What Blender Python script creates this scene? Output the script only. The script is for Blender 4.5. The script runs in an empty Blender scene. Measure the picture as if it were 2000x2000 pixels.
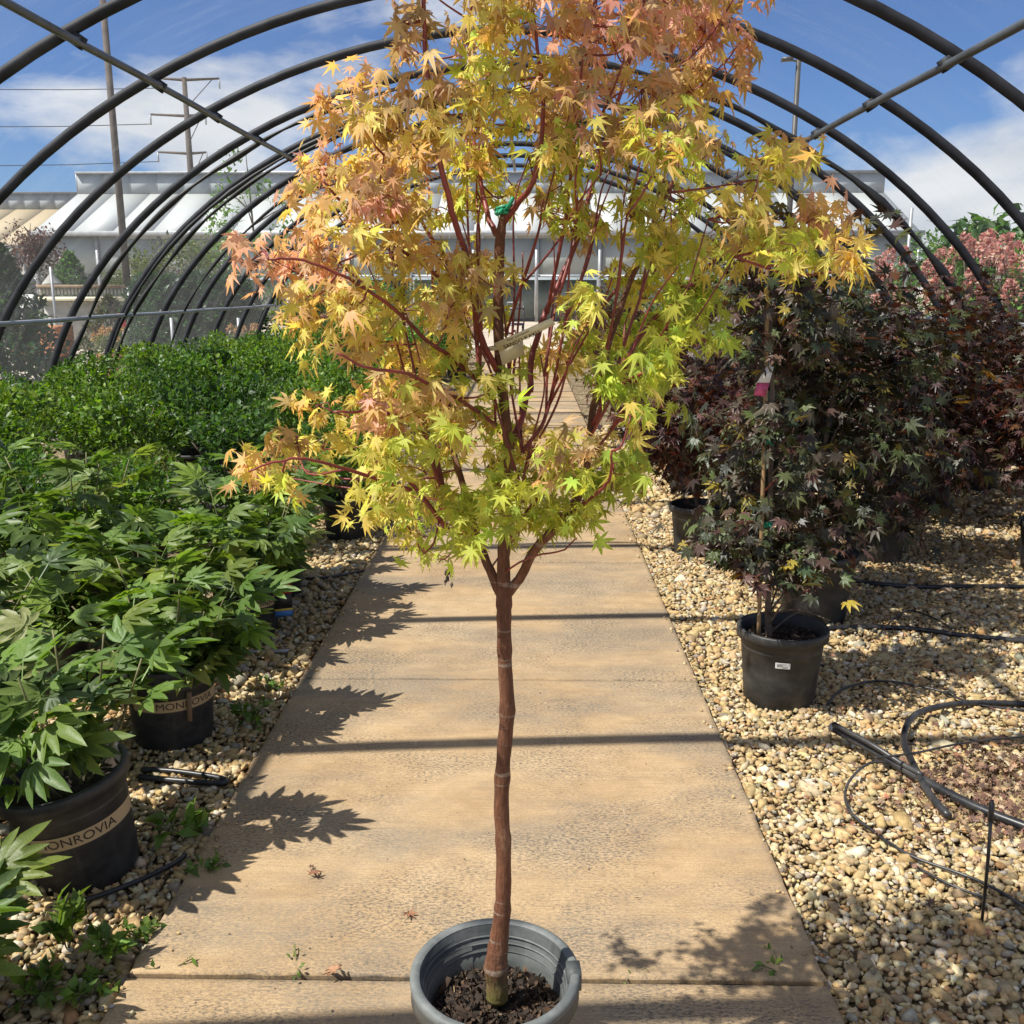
import bpy, math, random
import numpy as np
from mathutils import Vector, Matrix

SC = bpy.context.scene
COL = SC.collection
rng = np.random.default_rng(7)
random.seed(7)
R = math.radians

# ------------------------------------------------------------------ camera
CAM_H = 1.43
FPX = 1900.0                      # focal length in pixels of the 2000 px photograph
PITCH = math.atan((1000 - 564) / FPX)
YAW = math.atan(31 / FPX)
cd = bpy.data.cameras.new('camera')
cd.sensor_width = 36.0
cd.lens = 36.0 * FPX / 2000.0
cd.clip_start = 0.05
cd.clip_end = 3000
cam = bpy.data.objects.new('camera', cd)
cam.location = (0, 0, CAM_H)
cam.rotation_euler = (math.pi / 2 - PITCH, 0, YAW)
COL.objects.link(cam)
SC.camera = cam

# ------------------------------------------------------------------ sun, sky, exposure
SUN_DIR = np.array([0.60, 0.26, -1.0])     # direction the light travels: from the left, a little from behind the camera
SUN_DIR /= np.linalg.norm(SUN_DIR)
SUN_EL = math.asin(-SUN_DIR[2])
SUN_AZ = math.atan2(-SUN_DIR[0], -SUN_DIR[1])   # clockwise from +Y
sd = bpy.data.lights.new('sun', 'SUN')
sd.energy = 5.0
sd.angle = R(0.55)
sd.color = (1.0, 0.95, 0.86)
sun = bpy.data.objects.new('sun', sd)
sun.rotation_euler = Vector(SUN_DIR).to_track_quat('-Z', 'Y').to_euler()
sun.location = (-20, 0, 25)
COL.objects.link(sun)

world = bpy.data.worlds.new('World')
SC.world = world
world.use_nodes = True
wn, wl = world.node_tree.nodes, world.node_tree.links
wn.clear()
def wnode(t, **k):
    n = wn.new(t)
    for a, b in k.items():
        setattr(n, a, b)
    return n
sky = wnode('ShaderNodeTexSky', sky_type='NISHITA', sun_disc=False, sun_elevation=SUN_EL,
            sun_rotation=SUN_AZ, air_density=1.0, dust_density=0.25, ozone_density=3.0, altitude=300)
geo = wnode('ShaderNodeTexCoord')
sep = wnode('ShaderNodeSeparateXYZ')
wl.new(geo.outputs['Generated'], sep.inputs[0])
addz = wnode('ShaderNodeMath', operation='ADD'); addz.inputs[1].default_value = 0.16
wl.new(sep.outputs['Z'], addz.inputs[0])
mx = wnode('ShaderNodeMath', operation='MAXIMUM'); mx.inputs[1].default_value = 0.05
wl.new(addz.outputs[0], mx.inputs[0])
dx = wnode('ShaderNodeMath', operation='DIVIDE'); wl.new(sep.outputs['X'], dx.inputs[0]); wl.new(mx.outputs[0], dx.inputs[1])
dy = wnode('ShaderNodeMath', operation='DIVIDE'); wl.new(sep.outputs['Y'], dy.inputs[0]); wl.new(mx.outputs[0], dy.inputs[1])
cmb = wnode('ShaderNodeCombineXYZ'); wl.new(dx.outputs[0], cmb.inputs[0]); wl.new(dy.outputs[0], cmb.inputs[1])
cmb.inputs[2].default_value = 5.2
n1 = wnode('ShaderNodeTexNoise'); n1.inputs['Scale'].default_value = 2.2; n1.inputs['Detail'].default_value = 9
n1.inputs['Roughness'].default_value = 0.56; n1.inputs['Distortion'].default_value = 0.15
vsc = wnode('ShaderNodeVectorMath', operation='MULTIPLY'); vsc.inputs[1].default_value = (1.0, 1.0, 2.3)
wl.new(geo.outputs['Generated'], vsc.inputs[0])
vof = wnode('ShaderNodeVectorMath', operation='ADD'); vof.inputs[1].default_value = (2.9, 0.4, 6.6)
wl.new(vsc.outputs[0], vof.inputs[0])
wl.new(vof.outputs[0], n1.inputs['Vector'])
cr = wnode('ShaderNodeValToRGB')
cr.color_ramp.elements[0].position = 0.475; cr.color_ramp.elements[1].position = 0.575
cr.color_ramp.elements[0].color = (0, 0, 0, 1); cr.color_ramp.elements[1].color = (1, 1, 1, 1)
wl.new(n1.outputs[0], cr.inputs[0])
n2 = wnode('ShaderNodeTexNoise'); n2.inputs['Scale'].default_value = 6.0; n2.inputs['Detail'].default_value = 5
wl.new(vof.outputs[0], n2.inputs['Vector'])
ccol = wnode('ShaderNodeValToRGB')
ccol.color_ramp.elements[0].position = 0.3; ccol.color_ramp.elements[1].position = 0.62
ccol.color_ramp.elements[0].color = (8.2, 8.6, 9.3, 1); ccol.color_ramp.elements[1].color = (12.5, 12.5, 12.6, 1)
wl.new(n2.outputs[0], ccol.inputs[0])
tint = wnode('ShaderNodeMix', data_type='RGBA', blend_type='MULTIPLY'); tint.inputs[0].default_value = 1.0
tint.inputs['B'].default_value = (0.82, 1.04, 1.45, 1)
wl.new(sky.outputs[0], tint.inputs['A'])
cm = wnode('ShaderNodeMath', operation='MULTIPLY'); cm.inputs[1].default_value = 0.92
wl.new(cr.outputs[0], cm.inputs[0])
mixc = wnode('ShaderNodeMix', data_type='RGBA')
wl.new(cm.outputs[0], mixc.inputs[0]); wl.new(tint.outputs['Result'], mixc.inputs['A']); wl.new(ccol.outputs[0], mixc.inputs['B'])
bg = wnode('ShaderNodeBackground'); bg.inputs[1].default_value = 0.052
wl.new(mixc.outputs['Result'], bg.inputs[0])
wo = wnode('ShaderNodeOutputWorld'); wl.new(bg.outputs[0], wo.inputs[0])

vs = SC.view_settings
vs.view_transform = 'Standard'; vs.look = 'None'; vs.gamma = 1.0; vs.exposure = 0.55; vs.use_curve_mapping = False
SC.render.engine = 'CYCLES'
SC.cycles.max_bounces = 6
SC.cycles.diffuse_bounces = 3
SC.cycles.glossy_bounces = 2
SC.cycles.transparent_max_bounces = 16
SC.cycles.transmission_bounces = 3

# ------------------------------------------------------------------ pixel -> world helpers
_c, _s = math.cos(PITCH), math.sin(PITCH)
_F0 = np.array([-math.sin(YAW), math.cos(YAW), 0]); RT = np.array([math.cos(YAW), math.sin(YAW), 0])
FW = _F0 * _c + np.array([0, 0, -_s]); UP = np.cross(RT, FW)
CAMP = np.array([0, 0, CAM_H])
K = 2000 / 1932.0
def ray(u, v):                       # u, v on the 1932 px view of the photograph
    return FW * FPX + RT * (u * K - 1000) - UP * (v * K - 1000)
def gnd(u, v, z=0.0):                # where that direction meets the level z
    d = ray(u, v); t = (z - CAM_H) / d[2]
    return CAMP + d * t
def aty(u, v, y):                    # where it meets the upright plane at distance y
    d = ray(u, v); t = y / d[1]
    return CAMP + d * t

# ------------------------------------------------------------------ materials
MATS = {}
def mat(name, fn):
    m = bpy.data.materials.new(name); m.use_nodes = True
    nt = m.node_tree; nt.nodes.clear()
    out = nt.nodes.new('ShaderNodeOutputMaterial')
    sh = fn(nt, lambda t, **k: _nn(nt, t, **k), nt.links.new)
    nt.links.new(sh, out.inputs['Surface'])
    MATS[name] = m
    return m
def _nn(nt, t, **k):
    n = nt.nodes.new(t)
    for a, b in k.items():
        if hasattr(n, a): setattr(n, a, b)
        else: n.inputs[a.replace('_', ' ')].default_value = b
    return n
def noise(N, L, vec, scale, detail=4, rough=0.55):
    n = N('ShaderNodeTexNoise'); n.inputs['Scale'].default_value = scale
    n.inputs['Detail'].default_value = detail; n.inputs['Roughness'].default_value = rough
    if vec is not None: L(vec, n.inputs['Vector'])
    return n.outputs[0]
def ramp(N, L, fac, *stops):
    r = N('ShaderNodeValToRGB'); e = r.color_ramp.elements
    while len(e) < len(stops): e.new(0.5)
    for i, (p, c) in enumerate(stops):
        e[i].position = p; e[i].color = tuple(c) + (1,) if len(c) == 3 else c
    L(fac, r.inputs[0]); return r.outputs[0]
def mixrgb(N, L, fac, a, b, mode='MIX'):
    m = N('ShaderNodeMix', data_type='RGBA', blend_type=mode)
    if isinstance(fac, (int, float)): m.inputs[0].default_value = fac
    else: L(fac, m.inputs[0])
    for s, v in (('A', a), ('B', b)):
        if isinstance(v, (tuple, list)): m.inputs[s].default_value = tuple(v) + (1,)
        else: L(v, m.inputs[s])
    return m.outputs['Result']
def coords(N, L, scale=None, kind='Object'):
    t = N('ShaderNodeTexCoord').outputs[kind]
    if scale is None: return t
    mp = N('ShaderNodeMapping'); mp.inputs['Scale'].default_value = scale
    L(t, mp.inputs['Vector']); return mp.outputs[0]
def principled(N, L, col, rough=0.6, bump=None, bstr=0.3, bdist=0.01, metal=0.0, spec=0.5):
    p = N('ShaderNodeBsdfPrincipled')
    if isinstance(col, (tuple, list)): p.inputs['Base Color'].default_value = tuple(col) + (1,)
    else: L(col, p.inputs['Base Color'])
    if isinstance(rough, (int, float)): p.inputs['Roughness'].default_value = rough
    else: L(rough, p.inputs['Roughness'])
    p.inputs['Metallic'].default_value = metal
    p.inputs['Specular IOR Level'].default_value = spec
    if bump is not None:
        b = N('ShaderNodeBump'); b.inputs['Strength'].default_value = bstr; b.inputs['Distance'].default_value = bdist
        L(bump, b.inputs['Height']); L(b.outputs[0], p.inputs['Normal'])
    return p.outputs[0]
def simple(name, c, rough=0.6, var=0.25, scale=6, metal=0.0, spec=0.5, bump=0.0):
    def fn(nt, N, L):
        v = coords(N, L)
        n = noise(N, L, v, scale, 5)
        lo = tuple(x * (1 - var) for x in c); hi = tuple(min(1, x * (1 + var)) for x in c)
        col = ramp(N, L, n, (0.3, lo), (0.7, hi))
        return principled(N, L, col, rough, n if bump else None, bump, 0.01, metal, spec)
    return mat(name, fn)

def leaf_material(name, trans=0.45, rough=0.45, spec=0.4, warm=(1.35, 1.25, 0.55)):
    def fn(nt, N, L):
        a = N('ShaderNodeAttribute', attribute_name='Col').outputs['Color']
        v = coords(N, L, None, 'Object')
        n = noise(N, L, v, 45, 3)
        col = mixrgb(N, L, 1.0, a, ramp(N, L, n, (0.25, (0.72, 0.72, 0.72)), (0.75, (1.22, 1.2, 1.15))), 'MULTIPLY')
        p = principled(N, L, col, rough, n, 0.15, 0.004, 0, spec)
        t = N('ShaderNodeBsdfTranslucent')
        L(mixrgb(N, L, 1.0, col, warm, 'MULTIPLY'), t.inputs['Color'])
        m = N('ShaderNodeMixShader'); m.inputs[0].default_value = trans
        L(p, m.inputs[1]); L(t.outputs[0], m.inputs[2])
        return m.outputs[0]
    return mat(name, fn)
M_LEAF = leaf_material('maple_leaf', 0.5, 0.5, 0.35, (1.15, 1.12, 0.65))
M_PURP = leaf_material('purple_leaf', 0.25, 0.42, 0.45, (2.0, 1.0, 0.5))
M_GREEN = leaf_material('green_leaf', 0.36, 0.42, 0.36, (1.45, 1.6, 0.4))
M_FLOWER = leaf_material('petal', 0.35, 0.7, 0.2, (1.1, 0.9, 0.9))

def _col(nt, N, L):
    a = N('ShaderNodeAttribute', attribute_name='Col').outputs['Color']
    v = coords(N, L)
    n = noise(N, L, v, 60, 5, 0.65)
    col = mixrgb(N, L, 1.0, a, ramp(N, L, n, (0.25, (0.6, 0.58, 0.55)), (0.7, (1.2, 1.2, 1.2))), 'MULTIPLY')
    return principled(N, L, col, 0.85, n, 0.5, 0.006, 0, 0.25)
M_STONE = mat('gravel_stone', _col)

def _bark(nt, N, L):
    v = coords(N, L, (30, 30, 7))
    n = noise(N, L, v, 1.5, 6, 0.6)
    v2 = coords(N, L, (10, 10, 90)); n2 = noise(N, L, v2, 1.0, 3)
    col = ramp(N, L, n, (0.25, (0.085, 0.038, 0.022)), (0.55, (0.2, 0.085, 0.045)), (0.8, (0.30, 0.17, 0.10)))
    col = mixrgb(N, L, ramp(N, L, n2, (0.59, (0, 0, 0)), (0.66, (1, 1, 1))), col, (0.30, 0.21, 0.16))
    sp_ = N('ShaderNodeSeparateXYZ'); L(N('ShaderNodeTexCoord').outputs['Object'], sp_.inputs[0])
    n3 = noise(N, L, coords(N, L), 60, 4)
    hz = N('ShaderNodeMath', operation='MULTIPLY_ADD'); hz.inputs[1].default_value = 0.10; L(n3, hz.inputs[0]); L(sp_.outputs['Z'], hz.inputs[2])
    col = mixrgb(N, L, ramp(N, L, hz.outputs[0], (0.27, (0.9, 0.9, 0.9)), (0.36, (0, 0, 0))), col, (0.20, 0.20, 0.06))
    nf = noise(N, L, coords(N, L, (160, 160, 40)), 1.5, 5, 0.7)
    col = mixrgb(N, L, 1.0, col, ramp(N, L, nf, (0.3, (0.55, 0.52, 0.5)), (0.65, (1.15, 1.15, 1.15))), 'MULTIPLY')
    return principled(N, L, col, 0.65, nf, 0.9, 0.004, 0, 0.3)
M_BARK = mat('maple_bark', _bark)
M_TWIG = simple('coral_twig', (0.21, 0.04, 0.035), 0.45, 0.4, 20)
M_DBARK = simple('grey_brown_bark', (0.13, 0.095, 0.07), 0.8, 0.4, 30, bump=0.4)
M_GSTEM = simple('green_stem', (0.16, 0.15, 0.06), 0.6, 0.3, 20)

def _concrete(nt, N, L):
    v = coords(N, L, None)
    geo_ = N('ShaderNodeNewGeometry').outputs['Position']
    def mp(s):
        m = N('ShaderNodeMapping'); m.inputs['Scale'].default_value = s; L(geo_, m.inputs['Vector']); return m.outputs[0]
    broom = noise(N, L, mp((4, 340, 4)), 1.0, 3, 0.6)
    grit = noise(N, L, mp((210, 260, 210)), 1.0, 3, 0.7)
    mot = noise(N, L, mp((9, 14, 9)), 1.0, 5, 0.7)
    big = noise(N, L, mp((1.3, 1.7, 1)), 1.0, 5, 0.6)
    spk = noise(N, L, mp((85, 170, 85)), 1.0, 6, 0.75)
    st = noise(N, L, mp((1.6, 2.6, 1)), 1.3, 3, 0.55)
    info = N('ShaderNodeObjectInfo').outputs['Random']
    base = ramp(N, L, big, (0.3, (0.42, 0.282, 0.150)), (0.5, (0.49, 0.345, 0.195)), (0.72, (0.53, 0.40, 0.25)))
    base = mixrgb(N, L, 1.0, base, ramp(N, L, broom, (0.25, (0.84, 0.83, 0.82)), (0.6, (1.06, 1.06, 1.06))), 'MULTIPLY')
    base = mixrgb(N, L, 1.0, base, ramp(N, L, grit, (0.3, (0.70, 0.69, 0.67)), (0.55, (1.05, 1.05, 1.05))), 'MULTIPLY')
    base = mixrgb(N, L, 1.0, base, ramp(N, L, mot, (0.3, (0.82, 0.80, 0.77)), (0.62, (1.06, 1.06, 1.06))), 'MULTIPLY')
    base = mixrgb(N, L, 0.6, base, ramp(N, L, info, (0.0, (0.88, 0.87, 0.86)), (1.0, (1.06, 1.05, 1.04))), 'MULTIPLY')
    m = N('ShaderNodeMath', operation='MULTIPLY')
    L(ramp(N, L, spk, (0.47, (0, 0, 0)), (0.60, (1, 1, 1))), m.inputs[0])
    L(ramp(N, L, st, (0.42, (0.10, 0.10, 0.10)), (0.60, (0.95, 0.95, 0.95))), m.inputs[1])
    gst = noise(N, L, mp((0.9, 2.0, 1)), 1.0, 6, 0.68)
    gm = N('ShaderNodeMath', operation='MULTIPLY'); L(ramp(N, L, gst, (0.45, (0.05, .05, .05)), (0.62, (0.9, 0.9, 0.9))), gm.inputs[0]); L(ramp(N, L, spk, (0.38, (0.25, .25, .25)), (0.56, (1, 1, 1))), gm.inputs[1])
    base = mixrgb(N, L, gm.outputs[0], base, (0.215, 0.185, 0.145))
    col = mixrgb(N, L, m.outputs[0], base, (0.12, 0.10, 0.08))
    scr = noise(N, L, mp((60, 2.5, 1)), 1.0, 4, 0.6)
    col = mixrgb(N, L, ramp(N, L, scr, (0.70, (0, 0, 0)), (0.76, (0.35, 0.35, 0.35))), col, (0.68, 0.57, 0.42))
    wsp = noise(N, L, mp((16, 16, 16)), 1.0, 6, 0.75)
    col = mixrgb(N, L, ramp(N, L, wsp, (0.67, (0, 0, 0)), (0.75, (0.5, 0.5, 0.5))), col, (0.62, 0.50, 0.36))
    return principled(N, L, col, 0.9, broom, 0.45, 0.003, 0, 0.2)
M_CONC = mat('broomed_concrete', _concrete)

def _dirt(nt, N, L):
    p = N('ShaderNodeNewGeometry').outputs['Position']
    vo = N('ShaderNodeTexVoronoi'); vo.inputs['Scale'].default_value = 38; L(p, vo.inputs['Vector'])
    n = noise(N, L, p, 2.0, 5)
    c = ramp(N, L, vo.outputs['Color'], (0.1, (0.30, 0.22, 0.12)), (0.5, (0.44, 0.34, 0.2)), (0.9, (0.55, 0.47, 0.33)))
    c = mixrgb(N, L, 1.0, c, ramp(N, L, vo.outputs['Distance'], (0.1, (1, 1, 1)), (0.75, (0.3, 0.28, 0.25))), 'MULTIPLY')
    c = mixrgb(N, L, 1.0, c, ramp(N, L, n, (0.3, (0.75, 0.72, 0.7)), (0.7, (1.05, 1.05, 1.05))), 'MULTIPLY')
    return principled(N, L, c, 0.95, vo.outputs['Distance'], 0.6, -0.012, 0, 0.15)
M_DIRT = mat('gravel_bed', _dirt)
def _yard(nt, N, L):
    p = N('ShaderNodeNewGeometry').outputs['Position']
    n = noise(N, L, p, 0.35, 6, 0.6); n2 = noise(N, L, p, 14, 4)
    c = ramp(N, L, n, (0.3, (0.40, 0.34, 0.27)), (0.7, (0.55, 0.48, 0.39)))
    c = mixrgb(N, L, 1.0, c, ramp(N, L, n2, (0.3, (0.8, 0.8, 0.8)), (0.7, (1.08, 1.08, 1.08))), 'MULTIPLY')
    return principled(N, L, c, 0.95, n2, 0.3, 0.02, 0, 0.15)
M_YARD = mat('yard_surface', _yard)

def _plastic(c, dust, rough):
    def fn(nt, N, L):
        v = coords(N, L, (5, 5, 9)); n = noise(N, L, v, 1.6, 6, 0.65)
        v2 = coords(N, L, (30, 30, 3)); n2 = noise(N, L, v2, 1.5, 4)
        col = mixrgb(N, L, ramp(N, L, n, (0.42, (0.0, 0.0, 0.0)), (0.8, (1, 1, 1))), c, dust)
        col = mixrgb(N, L, ramp(N, L, n2, (0.55, (0, 0, 0)), (0.75, (0.35, 0.35, 0.35))), col, dust)
        return principled(N, L, col, rough, n2, 0.08, 0.002, 0, 0.45)
    return fn
M_POT = mat('black_pot_plastic', _plastic((0.022, 0.023, 0.025), (0.085, 0.08, 0.07), 0.5))
M_POTG = mat('weathered_grey_pot', _plastic((0.050, 0.055, 0.054), (0.17, 0.18, 0.17), 0.6))
M_PIPE = mat('black_poly_pipe', _plastic((0.018, 0.018, 0.02), (0.10, 0.095, 0.09), 0.35))
M_SOIL = simple('dark_soil', (0.03, 0.021, 0.015), 0.95, 0.6, 60, bump=0.8)
M_CHIP = mat('bark_chip', lambda nt, N, L: principled(N, L, N('ShaderNodeAttribute', attribute_name='Col').outputs['Color'], 0.85))
M_BAND = simple('cream_band', (0.50, 0.37, 0.21), 0.6, 0.12, 8)
M_INK = simple('dark_ink', (0.035, 0.025, 0.02), 0.6, 0.1, 8)
M_CREAM = simple('cream_tag', (0.72, 0.66, 0.46), 0.5, 0.06, 8)
M_WHITE = simple('white_paper', (0.75, 0.74, 0.70), 0.55, 0.06, 8)
M_TIE = simple('green_tie_tape', (0.02, 0.30, 0.16), 0.4, 0.15, 20)
M_BAMBOO = simple('bamboo_cane', (0.30, 0.19, 0.09), 0.55, 0.35, 14)
M_RED = simple('red_card', (0.55, 0.03, 0.05), 0.5, 0.1, 8)
M_PINK = simple('pink_card', (0.62, 0.10, 0.22), 0.45, 0.5, 30)
M_YEL = simple('yellow_card', (0.75, 0.55, 0.08), 0.5, 0.1, 8)
M_BLUE = simple('blue_card', (0.06, 0.22, 0.55), 0.5, 0.1, 8)
M_RIB = simple('shade_dark_steel', (0.030, 0.031, 0.036), 0.62, 0.5, 5, metal=0.1, spec=0.3)  # galvanised tube; its darkness in shade is put into the base colour
M_PURL = simple('steel_purlin', (0.13, 0.14, 0.15), 0.42, 0.3, 5, metal=0.5)
M_STRAP = simple('black_strap', (0.015, 0.015, 0.016), 0.55, 0.4, 12)
M_GALV = simple('galvanised_metal', (0.36, 0.37, 0.38), 0.5, 0.15, 4, metal=0.4)
M_GPANEL = simple('grey_vent_panel', (0.36, 0.39, 0.41), 0.5, 0.03, .15)
M_ROOF = simple('white_greenhouse_roof', (0.42, 0.44, 0.435), 0.55, 0.03, 0.1)
M_TANROOF = simple('tan_shade_roof', (0.42, 0.34, 0.22), 0.7, 0.05, 0.15)
M_WALLP = simple('translucent_wall_panel', (0.32, 0.35, 0.34), 0.4, 0.10, 0.3)
M_DARK = simple('shaded_bay_panel', (0.16, 0.19, 0.175), 0.6, 0.4, 0.8)  # opaque colour standing for the shade inside the open bays
M_WOOD = simple('weathered_wood', (0.24, 0.16, 0.10), 0.8, 0.3, 5)
M_POLE = simple('pole_wood', (0.10, 0.08, 0.07), 0.85, 0.25, 4)
M_STONEG = simple('grey_cast_stone', (0.34, 0.33, 0.30), 0.85, 0.25, 6, bump=0.3)
M_BRICK = simple('orange_brick', (0.42, 0.17, 0.07), 0.85, 0.35, 3)
M_BPOLE = simple('dark_light_pole', (0.06, 0.055, 0.05), 0.5, 0.2, 4)
M_CAR = simple('dark_vehicle_paint', (0.05, 0.04, 0.06), 0.3, 0.2, 2)
M_TYRE = simple('tyre_rubber', (0.02, 0.02, 0.02), 0.8, 0.2, 5)
M_GLASS = simple('vehicle_glass', (0.03, 0.04, 0.05), 0.1, 0.1, 5)
M_DEAD = mat('dead_leaf', lambda nt, N, L: principled(N, L, mixrgb(N, L, 1.0, N('ShaderNodeAttribute', attribute_name='Col').outputs['Color'],
             ramp(N, L, noise(N, L, coords(N, L), 80, 4), (0.3, (0.6, 0.6, 0.6)), (0.7, (1.2, 1.2, 1.2))), 'MULTIPLY'), 0.8))

def _film(nt, N, L):
    p = N('ShaderNodeNewGeometry').outputs['Position']
    m1 = N('ShaderNodeMapping'); m1.inputs['Scale'].default_value = (1.0, 7.0, 1.0); m1.inputs['Rotation'].default_value = (0.2, 0, 0.35)
    L(p, m1.inputs['Vector'])
    w1 = noise(N, L, m1.outputs[0], 1.1, 7, 0.6)
    m2 = N('ShaderNodeMapping'); m2.inputs['Scale'].default_value = (1.5, 9.0, 1.5); m2.inputs['Rotation'].default_value = (-0.3, 0.2, -0.5)
    L(p, m2.inputs['Vector'])
    w2 = noise(N, L, m2.outputs[0], 0.9, 6, 0.6)
    dirt = noise(N, L, p, 0.8, 5)
    fac = N('ShaderNodeMath', operation='MULTIPLY')
    L(ramp(N, L, w1, (0.50, (0.0, 0.0, 0.0)), (0.57, (1, 1, 1)), (0.64, (0.05, 0.05, 0.05))), fac.inputs[0])
    L(ramp(N, L, w2, (0.42, (0.05, 0.05, 0.05)), (0.65, (0.8, 0.8, 0.8))), fac.inputs[1])
    mul = N('ShaderNodeMath', operation='MULTIPLY_ADD'); mul.inputs[1].default_value = 0.07
    L(fac.outputs[0], mul.inputs[0])
    L(ramp(N, L, dirt, (0.35, (0.015, 0.015, 0.015)), (0.8, (0.07, 0.07, 0.07))), mul.inputs[2])
    spz = N('ShaderNodeSeparateXYZ'); L(p, spz.inputs[0])
    mz = N('ShaderNodeMapRange'); mz.inputs['From Min'].default_value = 2.4; mz.inputs['From Max'].default_value = 0.2
    mz.inputs['To Min'].default_value = 0.0; mz.inputs['To Max'].default_value = 0.05
    L(spz.outputs['Z'], mz.inputs['Value'])
    ad = N('ShaderNodeMath', operation='ADD'); L(mul.outputs[0], ad.inputs[0]); L(mz.outputs[0], ad.inputs[1])
    mul = ad
    tr = N('ShaderNodeBsdfTransparent'); tr.inputs['Color'].default_value = (0.95, 0.97, 0.98, 1)
    df = N('ShaderNodeBsdfDiffuse'); df.inputs['Color'].default_value = (0.75, 0.76, 0.76, 1)
    tl = N('ShaderNodeBsdfTranslucent'); tl.inputs['Color'].default_value = (0.75, 0.77, 0.78, 1)
    mm = N('ShaderNodeMixShader'); mm.inputs[0].default_value = 0.5
    L(df.outputs[0], mm.inputs[1]); L(tl.outputs[0], mm.inputs[2])
    ms = N('ShaderNodeMixShader')
    L(mul.outputs[0], ms.inputs[0]); L(tr.outputs[0], ms.inputs[1]); L(mm.outputs[0], ms.inputs[2])
    gl = N('ShaderNodeBsdfGlossy'); gl.inputs['Roughness'].default_value = 0.12
    bm = N('ShaderNodeBump'); bm.inputs['Strength'].default_value = 0.35; bm.inputs['Distance'].default_value = 0.02
    L(w1, bm.inputs['Height']); L(bm.outputs[0], gl.inputs['Normal'])
    m3 = N('ShaderNodeMixShader'); m3.inputs[0].default_value = 0.04
    L(ms.outputs[0], m3.inputs[1]); L(gl.outputs[0], m3.inputs[2])
    return m3.outputs[0]
M_FILM = mat('clear_poly_film', _film)

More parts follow.
